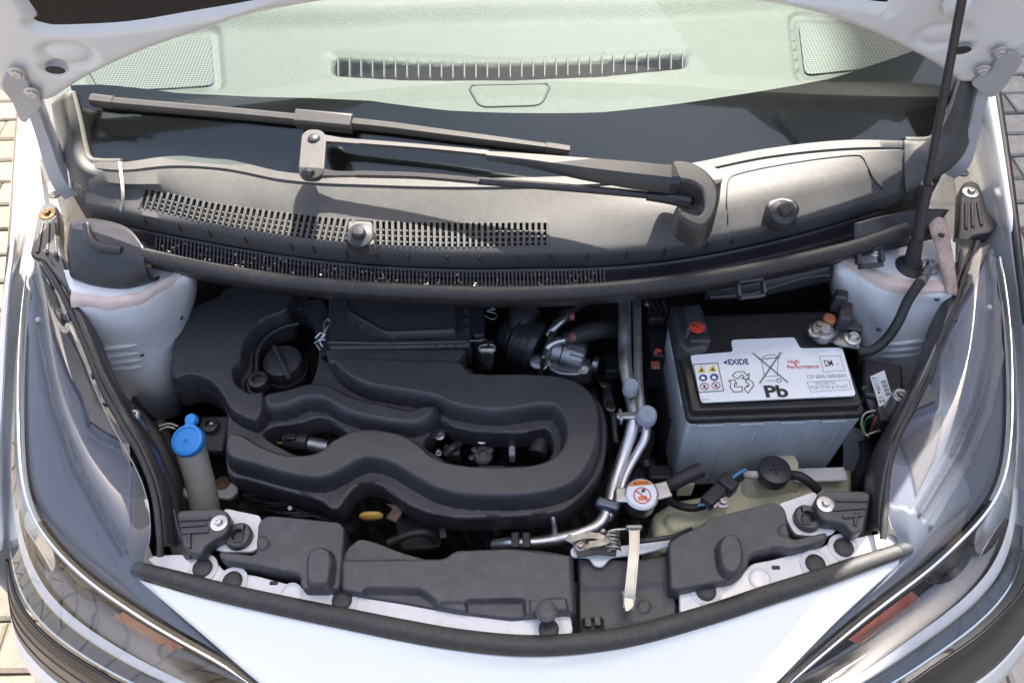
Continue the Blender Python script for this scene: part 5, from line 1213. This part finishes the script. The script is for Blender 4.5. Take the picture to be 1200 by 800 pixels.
tube('sleeve', P3([(1006, 412, .845), (1022, 410, .85), (1038, 398, .86), (1052, 378, .88), (1064, 352, .90), (1076, 334, .915), (1082, 325, .917)]), .0062, M_cable, gc, n=60, seg=14)
tube('lug', P3([(1079, 331, .918), (1085, 320, .914), (1089, 313, .910)]), [.0065, .0062, .0055], M_cast, gc, seg=12); lathe('lug_ring', P(1088, 314, .907), ez, [(.012, 0), (.012, .004), (.010, .005), (.001, .005)], M_cast, gc, 24); bolt('bolt', P(1089, 313, .912), .0055, M_cast, gc, h=.010)
# battery rear hold-down / black air guide behind it
ag = empty('rear_guide', P(890, 360, .80), 'black plastic guide moulding behind the battery under the cowl seal', 'guide')
loft('moulding', [P3(r) for r in ([(826, 352, .86), (870, 350, .862), (920, 342, .865), (972, 330, .868)], [(828, 340, .885), (870, 337, .888), (925, 328, .89), (974, 318, .892)], [(830, 330, .89), (872, 326, .895), (930, 316, .897), (976, 306, .90)], [(830, 318, .88), (872, 315, .885), (930, 305, .89), (976, 296, .892)])], 24, 16, M_plas, ag, solid=.004)
tube('moulded_bead', P3([(832, 348, .872), (880, 344, .876), (906, 336, .882), (940, 326, .888), (972, 322, .888)]), .003, M_plas, ag, seg=8)
def ring_bracket(c, w, h, t, nm, par, ax):
    ex, ey, ez_ = ax
    for dx, dy, sx, sy in ((0, h / 2, w, t), (0, -h / 2, w, t), (w / 2, 0, t, h - t), (-w / 2, 0, t, h - t)):
        box(nm, c + ex * dx + ey * dy, (sx, sy, .010), M_plas, par, ax, bevel=.001, seg=1)
tl = (Vector((.98, .12, 0)), Vector((-.1, .8, .6)).normalized(), None); tl = (tl[0], tl[1], tl[0].cross(tl[1]))
ring_bracket(P(880, 338, .918), .032, .020, .005, 'clip_loop', ag, tl)
ring_bracket(P(1019, 301, .925), .030, .022, .006, 'clip_loop', ag, tl)
bolt('clip_bolt', P(1025, 297, .925), .004, M_alu, ag)

# ---- fuse / wiring corner right of the battery, with printed sticker
ec = empty('control_box', P(1035, 480, .70), 'black control box with a white printed sticker right of the battery', 'control box')
box('box', P(1020, 470, .76), (.05, .06, .10), M_plas2, ec, (Vector((.96, -.25, 0)), Vector((.25, .96, 0)), ez), bevel=.004)
n_ = Vector((-.1, -.45, .88)).normalized(); ex = Vector((.97, .16, .18)); ex = (ex - n_ * ex.dot(n_)).normalized(); ey = n_.cross(ex)
sc_ = P(1033, 455, .815)
def sp(x, y, h=0): return sc_ + ex * x + ey * y + n_ * h
stk = mesh('sticker', [sp(x, y, h) for h in (0, .001) for x, y in ((-.0105, -.021), (.0085, -.018), (.0105, .021), (-.0085, .018))], [(0, 1, 2, 3)[::-1], (4, 5, 6, 7), (0, 1, 5, 4), (1, 2, 6, 5), (2, 3, 7, 6), (3, 0, 4, 7)], M_label, ec, 0)
ry = ey * 1; text('lettering', 'Z1', sp(-.005, -.014, .0012), ey, -ex, .006, M_ink, stk, lift=.0003); text('lettering', '60117', sp(-.0045, .007, .0012), ey, -ex, .0048, M_ink, stk, lift=.0003, width=.018)
for k in range(11): flat('bar_line', [sp(.0015 + x, -.010 + k * .0018 + y, .0014) for x, y in ((0, 0), (.0065, .0004), (.0065, .0004 + (.0006 if k % 3 else .0012)), (0, (.0006 if k % 3 else .0012)))], M_ink, stk)
flat('bar_line', [sp(x, y, .0014) for x, y in ((-.006, -.006), (-.003, -.004), (-.0065, -.0025))], M_ink, stk)
box('carrier', P(1031, 470, .80), (.034, .05, .006), M_plas2, ec, (ex, ey, n_), bevel=.002)
lathe('bolt_washer', P(1055, 464, .835), (0, 0, 1), [(.010, -.03), (.010, .002), (.008, .004), (.005, .004), (.0045, .001), (.001, .001)], M_alu, ec, 24)
lathe('bolt_washer', P(156, 488, .83), (0, 0, 1), [(.009, -.03), (.009, .002), (.007, .004), (.005, .004), (.0045, .001), (.001, .001)], M_alu, car, 24)
bolt('bolt', P(1055, 464, .838), .0045, M_steel, ec); 
wr_ = empty('wiring_loom', P(1022, 500, .72), 'fan of thin coloured wires below the white printed sticker', 'wiring')
for k, (cname, col_, pts) in enumerate((('white_wire', (.5, .5, .45), [(1028, 480, .80), (1014, 484, .80), (1009, 495, .79), (1012, 508, .77)]), ('green_wire', (.04, .22, .10), [(1024, 486, .80), (1016, 490, .80), (1013, 500, .78), (1016, 510, .76)]),
        ('red_wire', (.35, .03, .03), [(1028, 486, .80), (1024, 494, .795), (1020, 504, .78)]), ('white_wire', (.5, .5, .45), [(1032, 504, .78), (1024, 506, .785), (1014, 510, .78)]), ('black_wire', (.015, .015, .015), [(1030, 488, .80), (1024, 500, .79), (1018, 514, .76)]), ('yellow_wire', (.4, .4, .2), [(1010, 492, .79), (1012, 504, .78), (1018, 512, .77)]))):
    tube(cname, P3(pts), .0012, mat(cname, col_, .5), wr_, seg=6)
box('connector_body', P(1038, 490, .79), (.030, .024, .03), M_plas2, wr_, bevel=.003)
sp_ = loft('splash_guard', [P3(r) for r in ([(985, 505, .74), (1000, 500, .75), (1012, 505, .75)], [(988, 530, .72), (1004, 525, .73), (1016, 530, .72)], [(985, 560, .68), (1000, 555, .69), (1010, 560, .68)])], 12, 14, mat('grey_plastic_sheet', (.20, .21, .23), .5), None, solid=.003)
setp(sp_, 'grey plastic sheet wedged right of the battery case', 'guard')
hs = tube('drain_hose', P3([(1012, 515, .74), (1014, 535, .72), (1008, 555, .70), (1000, 572, .68)]), .0085, M_rub, None, seg=12); setp(hs, 'black corrugated hose dropping right of the battery case', 'hose')

# ---- dipstick and dim engine fittings seen through the openings
dp = empty('dipstick', P(435, 606, .70), 'yellow dipstick pull ring under the front of the intake cover', 'dipstick')
tube('pull_ring', [P(435, 604, .735) + Vector((.0115 * math.cos(t), .0, .005 * math.sin(t))) for t in np.linspace(0, 2 * math.pi, 17)], .0035, M_yellow, dp, n=48, seg=10)
tube('pull_ring', P3([(424, 604, .735), (435, 604, .737), (446, 604, .735)]), .004, M_yellow, dp, seg=10)
tube('stem', P3([(437, 606, .73), (436, 622, .70)]), .004, M_steel, dp, n=4, seg=10)
bk = loft('engine_bracket', [P3(r) for r in ([(452, 590, .73), (466, 592, .73)], [(460, 596, .728), (472, 600, .728)], [(452, 606, .72), (464, 612, .72)])], 6, 10, M_rust, None, solid=.003); setp(bk, 'small rusty bracket beside the yellow dipstick ring', 'bracket')
sn = empty('cam_sensor', P(360, 515, .70), 'dark sensor plug with a steel barrel inside the left cover opening', 'sensor')
tube('plug', P3([(335, 514, .735), (362, 518, .735)]), .013, M_plas2, sn, n=5, seg=14); box('plug_block', P(342, 510, .742), (.016, .022, .018), M_plas2, sn, bevel=.002)
tube('barrel', P3([(362, 520, .735), (384, 524, .732)]), .0105, M_cast, sn, n=5, seg=18); lathe('pin', P(334, 504, .745), ez, [(.0022, 0), (.0022, .004), (.001, .005)], M_brass, sn, 10)
tube('lead', P3([(338, 515, .74), (330, 519, .74), (324, 518, .735)]), .0014, M_yellow, sn, seg=6)
fb = empty('rail_fittings', P(565, 530, .70), 'dark fittings and steel screws inside the right cover opening', 'fittings')
for q, r_ in (((565, 514), .0055), ((515, 510), .005), ((514, 531), .003)): bolt('bolt', P(*q, .745), r_, M_alu, fb)
lathe('knob', P(566, 536, .735), (0, -.2, 1), [(.012, 0), (.013, .004), (.013, .010), (.009, .013), (.006, .013), (.005, .010), (.001, .010)], M_plas, fb, 24)
for q in ((556, 529), (575, 529), (553, 538)): lathe('knob_ear', P(*q, .742), ez, [(.004, 0), (.004, .006), (.002, .007)], M_plas, fb, 12)
tube('cable_end', P3([(522, 533, .74), (530, 525, .745), (538, 520, .74)]), .006, M_plas2, fb, seg=10); box('coil_block', P(530, 530, .732), (.022, .018, .018), M_plas, fb, bevel=.003)
box('fin', P(600, 526, .73), (.008, .03, .02), M_capgrey, fb, bevel=.002); tube('round_hose', P3([(630, 532, .735), (634, 515, .738), (634, 500, .73)]), .013, M_rub, fb, seg=14); box('strap', P(618, 512, .745), (.003, .014, .01), M_steel, fb, bevel=.0005)
for nm, lab, pts, r_ in (('lower_hose', 'thick dark hose under the left front of the intake cover', [(300, 580, .68), (340, 590, .69), (380, 606, .68), (410, 620, .66)], .014),
                         ('wiring_conduit', 'thin dark conduit bending behind the slam cover near the dipstick', [(455, 636, .71), (480, 626, .72), (500, 624, .72), (512, 634, .70)], .005),
                         ('left_conduit', 'black conduit running along the left headlamp panel to the washer filler', [(128, 460, .80), (150, 480, .80), (175, 505, .79), (195, 545, .77), (206, 590, .74), (212, 625, .70)], .010),
                         ('left_drain_hose', 'black hose left of the washer filler neck, dropping past the bracket', [(186, 492, .77), (200, 530, .74), (210, 570, .72), (216, 610, .70)], .008),
                         ('rear_conduit', 'dark conduit behind the refrigerant pipes under the cowl', [(760, 352, .76), (775, 372, .76), (780, 400, .74), (772, 430, .70)], .009)):
    setp(tube(nm, P3(pts), r_, M_rub, None, seg=12), lab, 'hose')
bt = box('battery_tray_arm', P(776, 470, .70), (.012, .12, .10), M_plas2, None, bevel=.004); setp(bt, 'black tray arm along the left side of the battery', 'tray')
rl = box('relay_block', P(770, 420, .74), (.03, .05, .08), M_plas2, None, bevel=.004); setp(rl, 'dark relay block with a red tab left of the battery', 'relay block')
tube('red_tab', P3([(768, 415, .785), (770, 410, .79), (775, 412, .79)]), .003, M_red, rl, seg=8)
box('rust_tab', P(768, 428, .78), (.012, .012, .004), M_copper, rl, bevel=.001)
ac_ = hfield('gearbox_casing', rpoly([(715, 440), (800, 440), (820, 640), (700, 650)], .56, .02), [], .42, .56, [], M_dark, None, res=.006, w0=.02, extra=rough, smooth=50); setp(ac_, 'dark gearbox casing deep between the refrigerant pipes and battery', 'gearbox')

# ---- plastic covers on the slam panel
sc1 = empty('slam_cover', P(350, 640, .78), 'charcoal slam panel cover left of the latch with an oval boss', 'slam cover', 'charcoal slam panel covers')
lz_ = .815
hfield('shell', rpoly([(301, 632), (302, 612), (312, 603), (330, 604), (398, 611), (404, 618), (398, 690), (352, 690), (352, 672), (318, 666), (300, 662), (258, 656), (255, 645), (300, 650)], lz_, .007), [], .785, lz_, [('max', rpoly([(357, 650), (363, 640), (376, 637), (388, 642), (391, 655), (388, 680), (380, 690), (366, 690), (357, 680)], .83, .012), .83, .005),
       ('add', rpoly([(250, 640), (300, 644), (352, 668), (352, 700), (250, 700)], lz_, .004), -.012, .010), ('max', rpoly([(299, 632), (306, 628), (315, 630), (317, 640), (310, 646), (301, 644)], lz_, .01), lz_ + .003, .004)], M_slam, sc1, res=.0014, w0=.0032)
sc2 = empty('slam_cover', P(530, 690, .78), 'wide charcoal slam panel cover in the middle, left of the latch', 'slam cover', 'charcoal slam panel covers')
hfield('shell', rpoly([(396, 660), (404, 640), (420, 627), (440, 632), (470, 644), (500, 652), (520, 652), (532, 642), (600, 639), (640, 642), (672, 648), (676, 718), (664, 716), (600, 722), (535, 714), (470, 702), (405, 692), (396, 686)], .812, .006), [], .78, .806, [
       ('max', rpoly([(398, 654), (520, 653), (534, 643), (600, 641), (670, 649), (674, 700), (674, 726), (600, 732), (500, 722), (398, 700)], .812, .005), .813, .006),
       ('add', rpoly([(426, 690), (492, 691), (513, 706), (505, 720), (430, 708)], .812, .006), -.012, .006), ('add', rpoly([(545, 703), (614, 702), (616, 726), (548, 726)], .812, .004), -.010, .004),
       ('add', rpoly([(514, 706), (544, 705), (546, 722), (516, 718)], .812, .004), -.004, .003), ('rad', rpoly([(620, 703), (664, 701), (668, 735), (622, 735)], .812, .004), .004, .003)], M_slam, sc2, res=.0014, w0=.003)
lathe('boss', P(640, 716, .818), ez, [(.012, 0), (.0115, .002), (.008, .004), (.004, .0045), (.001, .0045)], M_slam, sc2, 24)
sc3 = empty('latch_cover', P(735, 690, .77), 'recessed charcoal cover plate under the bonnet latch lever', 'slam cover', 'charcoal slam panel covers')
hfield('plate', rpoly([(677, 652), (740, 655), (788, 648), (793, 712), (792, 722), (750, 738), (680, 745)], .792, .005), [], .77, .792, [('add', rpoly([(678, 690), (790, 684), (792, 722), (680, 740)], .792, .004), -.004, .012), ('rad', rpoly([(748, 704), (757, 700), (764, 706), (762, 716), (752, 718), (747, 712)], .792, .008), .002, .003),
       ('add', rpoly([(682, 724), (706, 723), (707, 736), (683, 738)], .792, .002), -.006, .003)], M_slam, sc3, res=.0015, w0=.004)
for q in ((689, 729), (700, 728)): box('clip', P(*q, .788), (.007, .010, .006), M_slam, sc3, bevel=.001)
sc4 = empty('slam_cover', P(870, 640, .78), 'charcoal slam panel cover right of the latch with an oval boss', 'slam cover', 'charcoal slam panel covers')
hfield('shell', rpoly([(783, 632), (826, 613), (832, 606), (906, 587), (918, 591), (924, 606), (922, 620), (928, 632), (970, 622), (970, 632), (930, 644), (912, 640), (880, 648), (876, 666), (862, 678), (796, 690), (786, 690)], lz_, .007), [], .785, lz_, [('max', rpoly([(840, 636), (848, 625), (858, 622), (868, 627), (873, 640), (873, 662), (865, 672), (853, 672), (843, 662)], .83, .012), .83, .005),
       ('add', rpoly([(780, 620), (826, 606), (842, 675), (842, 695), (780, 700)], lz_, .006), -.008, .008), ('add', rpoly([(880, 660), (880, 640), (912, 630), (975, 614), (980, 650), (900, 665)], lz_, .004), -.010, .010), ('max', rpoly([(911, 620), (918, 613), (927, 616), (928, 626), (920, 630), (912, 627)], lz_, .008), lz_ + .003, .004)], M_slam, sc4, res=.0014, w0=.0032)

# ---- headlamp brackets on white metal brackets
def lamp_bracket(e, metal, arm, head, socket, ribs, floor):
    plate('metal_bracket', [rpoly(metal, .80, .006)], .793, .800, M_whitein, e, .001)
    o = plate('mount_arm', [rpoly(arm, .822, .008)], .800, .822, M_plas, e, .003)
    for a, b in ribs: tube('rib', [P(*a, .823), P(*b, .823)], .0022, M_plas, e, n=4, seg=8)
    lathe('bolt_washer', P(*head, .822), ez, [(.0095, 0), (.0095, .0015), (.006, .002), (.001, .002)], M_alu, e, 28); bolt('bolt', P(*head, .823), .0045, M_alu, e, washer=False)
    lathe('socket', P(*socket, .800), ez, [(.0155, 0), (.0155, .007), (.0135, .009), (.0075, .009), (.007, .002), (.001, .002)], M_plas, e, 28)
    box('socket_key', P(socket[0] - 1, socket[1] + 1, .8085), (.010, .010, .004), M_rub, e, bevel=.001); box('socket_lug', P(socket[0] + (6 if socket[0] < 600 else -6), socket[1] - 10, .806), (.004, .010, .006), M_plas, e, bevel=.001)
    loft('bracket_skirt', [P3(r) for r in floor], 10, 10, M_plas, e, solid=.003)
lamp_bracket(LL, [(262, 595), (306, 604), (304, 640), (296, 646), (262, 646), (246, 640), (248, 630), (260, 622)], [(206, 601), (212, 597), (258, 595), (268, 600), (270, 614), (264, 626), (250, 632), (240, 640), (236, 650), (222, 648), (214, 640), (210, 622)], (257, 613), (281, 630),
             [((210, 609), (246, 607)), ((212, 616), (242, 614)), ((214, 624), (244, 622)), ((222, 642), (222, 626))], [[(196, 598, .80), (206, 596, .812)], [(200, 625, .79), (212, 622, .812)], [(206, 655, .77), (226, 654, .805)]])
lamp_bracket(LR, [(912, 590), (956, 575), (962, 600), (982, 614), (978, 624), (966, 628), (932, 626), (924, 612)], [(955, 582), (966, 573), (1016, 575), (1021, 580), (1012, 622), (998, 626), (990, 612), (966, 610), (957, 600)], (967, 591), (945, 609),
             [((980, 586), (1016, 586)), ((976, 597), (1014, 594)), ((988, 606), (1010, 603)), ((1002, 616), (1004, 600))], [[(1016, 578, .812), (1026, 580, .80)], [(1008, 602, .812), (1024, 604, .79)], [(994, 628, .805), (1018, 626, .77)]])
# upper lamp brackets beside the wings
def upper_bracket(e, arm, head, ribs, m_):
    plate('upper_mount', [rpoly(arm, .905, .010)], .885, .905, M_plas, e, .003)
    for a, b in ribs: tube('rib', [P(*a, .906), P(*b, .906)], .0022, M_plas, e, n=4, seg=8)
    lathe('bolt_washer', P(*head, .905), ez, [(.0105, 0), (.0105, .0015), (.007, .002), (.001, .002)], m_, e, 28); bolt('bolt', P(*head, .906), .005, m_, e, washer=False)
upper_bracket(LL, [(44, 250), (48, 240), (58, 236), (66, 240), (69, 252), (68, 285), (78, 318), (84, 345), (70, 330), (52, 306), (34, 300), (38, 282)], (56, 251), [((50, 262), (44, 296)), ((57, 262), (55, 298)), ((64, 262), (66, 300))], M_brass)
upper_bracket(LR, [(1126, 220), (1130, 213), (1140, 211), (1148, 216), (1152, 228), (1156, 244), (1170, 262), (1164, 272), (1140, 276), (1124, 300), (1118, 310), (1124, 270)], (1137, 226), [((1132, 238), (1132, 268)), ((1139, 238), (1140, 266)), ((1146, 238), (1150, 264))], M_alu)
for q in ((64, 229), (1128, 203)): lathe('wing_hole_plug', P(*q, .925), ez, [(.0075, 0), (.0075, .002), (.001, .002)], M_rub, car, 20)

# ---- bonnet latch
la = empty('bonnet_latch', P(720, 640, .76), 'steel bonnet latch with spring and jaws at the slam panel', 'bonnet latch')
plate('base_plate', [rpoly([(668, 644), (676, 636), (720, 640), (790, 632), (790, 638), (752, 648), (716, 652), (706, 664), (696, 662), (690, 652), (670, 652)], .802, .004)], .797, .802, M_whitein, la, .0008)
for pts, w_ in (([(672, 640), (690, 634), (706, 632)], .006), ([(676, 646), (694, 644), (716, 640)], .006), ([(688, 632), (700, 628), (716, 630)], .004), ([(700, 640), (712, 636), (722, 640)], .005), ([(668, 636), (672, 628)], .006)):
    sweep('jaw_plate', [P(a, b, .808 + random.uniform(-.002, .004)) for a, b in pts], [(-w_, -.0015), (-w_, .0015), (w_, .0015), (w_, -.0015)], M_steel, la, n=8, bevel=.0005)
for q, r_ in (((702, 633), .005), ((712, 641), .004), ((680, 640), .004)): bolt('rivet', P(*q, .812), r_, M_steel, la)
cs_ = []
for k in range(61):
    t = k / 60; an = t * 2 * math.pi * 5; cs_.append(P(722, 634, .815) + Vector((-.004 + .0075 * math.cos(an), -.010 + .022 * t, .0075 * math.sin(an))))
cs_ = [P(716, 626, .815) + Vector((0.012 * t_ + .0075 * 0, 0, 0)) for t_ in (0,)] and cs_
tube('spring', cs_, .0014, M_steel, la, n=180, seg=6)
tube('spring_leg', P3([(708, 634, .815), (712, 626, .82), (718, 621, .82), (728, 620, .82), (738, 619, .82)]), .0016, M_steel, la, seg=8)
lv = empty('latch_lever', P(740, 660, .79), 'flat pale steel safety lever hanging from the bonnet latch', 'latch lever')
sweep('lever', P3([(743, 617, .826), (743, 640, .824), (741, 665, .82), (738, 695, .814), (736, 712, .808)]), [(-.0058, -.001), (-.0058, .003), (-.0045, .003), (-.0045, .0008), (.0045, .0008), (.0045, .003), (.0058, .003), (.0058, -.001)], M_steel, lv, n=30, scale=[1, .95, .95, 1, 1])
box('lever_top', P(743, 618, .828), (.018, .004, .008), M_steel, lv, bevel=.001)
plate('lever_grip', [rpoly([(729, 690), (732, 698), (746, 698), (744, 708), (740, 714), (733, 717), (731, 708)], .813, .003)], .808, .813, M_steel, lv, .0008)
# =================================================================== small extra pieces that fill the bay
# stained seam flange at the right tower
sf_ = loft('tower_flange', [P3(r) for r in ([(1086, 248, .935), (1096, 246, .94), (1104, 250, .935)], [(1090, 270, .93), (1100, 268, .935), (1109, 272, .93)], [(1098, 295, .922), (1106, 294, .926), (1114, 298, .92)], [(1106, 322, .912), (1112, 322, .915), (1118, 326, .908)], [(1110, 345, .90), (1115, 345, .90), (1120, 348, .89)])], 8, 24,
           mat('stained_seam_flange', (.52, .40, .34), .65, var=.35, vscale=30, bump=.5, bscale=150, dust=.8, dustcol=(.16, .08, .05)), car, solid=.003)
for q in ((1098, 254), (1103, 276)): lathe('flange_hole', P(*q, .9385), ez, [(.004, 0), (.004, .001), (.001, .001)], M_rub, car, 12)
# hinge feet and cavities in the wing gutters
for pts in ([(48, 190, .93), (56, 186, .93), (62, 212, .925), (56, 220, .925)], [(1140, 166, .93), (1134, 190, .925), (1128, 192, .925), (1136, 164, .93)]):
    mesh('gutter_slot', [P(*p) + Vector((0, 0, .004)) for p in pts], [tuple(range(4))], M_rub, car, 0)
# bracket behind the washer neck
wb = empty('washer_bracket', P(252, 505, .72), 'black bracket with a round boss behind the blue washer cap', 'bracket')
box('bracket_plate', P(250, 510, .735), (.040, .055, .012), M_plas2, wb, bevel=.003)
lathe('boss', P(247, 500, .741), ez, [(.012, 0), (.012, .006), (.009, .008), (.006, .008), (.0055, .003), (.001, .003)], M_plas2, wb, 20); lathe('stud', P(249, 498, .744), ez, [(.003, 0), (.003, .006), (.001, .007)], M_steel, wb, 10)
rp = empty('wing_bracket', P(265, 575, .66), 'grey metal bracket with a rusty hole beside the washer neck', 'bracket')
plate('bracket_plate', [rpoly([(246, 570), (256, 562), (274, 566), (280, 574), (270, 584), (250, 582)], .675, .006)], .668, .675, M_whitein, rp, .001)
lathe('rusty_hole', P(261, 566, .675), ez, [(.010, 0), (.010, .002), (.007, .002), (.006, .0005), (.001, .0005)], M_rust, rp, 20)
# harness under the front edge of the cover
hz = empty('engine_harness', P(350, 590, .66), 'tangle of thin dark wires below the front left edge of the intake cover', 'wiring')
for k in range(7):
    y0 = 580 + k * 4
    tube('wire', P3([(285 + k * 6, y0, .70 - .004 * k), (315 + k * 5, y0 + 6 * math.sin(k * 2.1), .71), (350 + k * 6, y0 + 8 * math.cos(k * 1.3), .705), (392 + k * 3, y0 + 6, .69)]), .0022 + .0006 * (k % 3), M_cable if k % 3 else M_rub, hz, seg=8)
lathe('ring_terminal', P(340, 595, .72), (0, -.4, 1), [(.0028, 0), (.0028, .001), (.0018, .001)], M_steel, hz, 14)
# pulley side fittings seen right of the dipstick
pf = empty('front_bracket', P(480, 620, .66), 'dark curved bracket behind the slam cover, right of the dipstick', 'bracket')
sweep('strap', P3([(460, 600, .71), (490, 598, .712), (514, 606, .71), (520, 630, .70)]), [(-.004, -.001), (-.004, .002), (.004, .002), (.004, -.001)], M_plas2, pf, n=20)
plate('plate', [rpoly([(462, 604), (512, 606), (518, 640), (470, 644)], .69, .008)], .68, .69, M_dark, pf, .002)
tube('pin', P3([(480, 590, .742), (489, 592, .742)]), .004, M_steel, pf, n=4, seg=10)
# clips along the lamp side panels
for q in ((66, 332, .893), (80, 372, .886), (112, 438, .868), (128, 470, .86)):
    box('panel_clip', P(*q), (.008, .014, .006), M_plas2, car, bevel=.0015)
for q in ((1128, 330, .893), (1116, 372, .884), (1086, 446, .864), (1068, 474, .858)):
    box('panel_clip', P(*q), (.008, .014, .006), M_plas2, car, bevel=.0015)
# latch detail
for k, (x, y, r_, h_) in enumerate(((676, 634, .004, .010), (690, 630, .0035, .012), (698, 642, .005, .006), (716, 646, .003, .006), (706, 626, .003, .010))):
    lathe('latch_pin', P(x, y, .806), ez, [(r_, 0), (r_, h_), (r_ * .7, h_ + .001), (.0005, h_ + .001)], M_steel, la, 14)
for pts in ([(670, 632, .818), (684, 628, .819), (700, 628, .818), (712, 634, .817)], [(676, 650, .812), (700, 646, .813), (722, 648, .812)], [(690, 638, .82), (704, 636, .821), (716, 632, .82)]):
    sweep('latch_link', P3(pts), [(-.0035, -.0008), (-.0035, .0012), (.0035, .0012), (.0035, -.0008)], M_dark if pts[0][0] == 676 else M_steel, la, n=12)
tube('release_cable', P3([(745, 634, .815), (765, 632, .818), (790, 628, .815), (810, 620, .80)]), .003, M_cable, la, seg=8)

# looms and pipes in the dark gap between the pipes and the battery
gh = empty('gearbox_harness', P(765, 520, .62), 'bundle of dark taped wires in the gap left of the battery', 'wiring')
for k in range(6):
    tube('loom', P3([(722 + k * 6, 420 + k * 5, .66), (735 + k * 5, 470 + k * 3, .68 - .01 * (k % 3)), (742 + k * 4, 520, .665), (760 - k * 5, 560 + k * 3, .67), (735 - k * 4, 590, .65)]), .004 + .0012 * (k % 3), (M_cable, M_rub, M_plas2)[k % 3], gh, seg=10)
for q in ((748, 500), (756, 540), (742, 450)): tube('loom_clip', [P(*q, .675), P(q[0] + 3, q[1] + 8, .672)], .012, M_plas2, gh, n=3, seg=14)
box('loom_plug', P(772, 556, .69), (.03, .022, .02), M_plas2, gh, bevel=.003); box('loom_plug', P(716, 430, .70), (.022, .03, .02), M_plas2, gh, bevel=.003)
gl = empty('gear_linkage', P(700, 470, .64), 'dull metal gear linkage deep behind the refrigerant pipes', 'linkage')
tube('rod', P3([(700, 440, .64), (716, 470, .645), (722, 520, .64)]), .006, M_cast, gl, seg=10); box('lever', P(712, 462, .655), (.016, .05, .008), M_cast, gl, bevel=.003)
for q in ((708, 448), (716, 476)): bolt('bolt', P(*q, .66), .006, M_steel, gl)
rh = empty('rear_harness', P(790, 370, .70), 'dark wires rising behind the battery left corner under the seal', 'wiring')
for k in range(4): tube('wire', P3([(755 + k * 7, 350, .79), (762 + k * 6, 366, .78), (760 + k * 5, 390, .75), (752 + k * 5, 415, .71)]), .003 + .001 * (k % 2), M_cable, rh, seg=8)
box('splice_block', P(768, 372, .79), (.022, .016, .014), M_plas2, rh, bevel=.002); bolt('stud', P(758, 356, .80), .003, M_alu, rh)
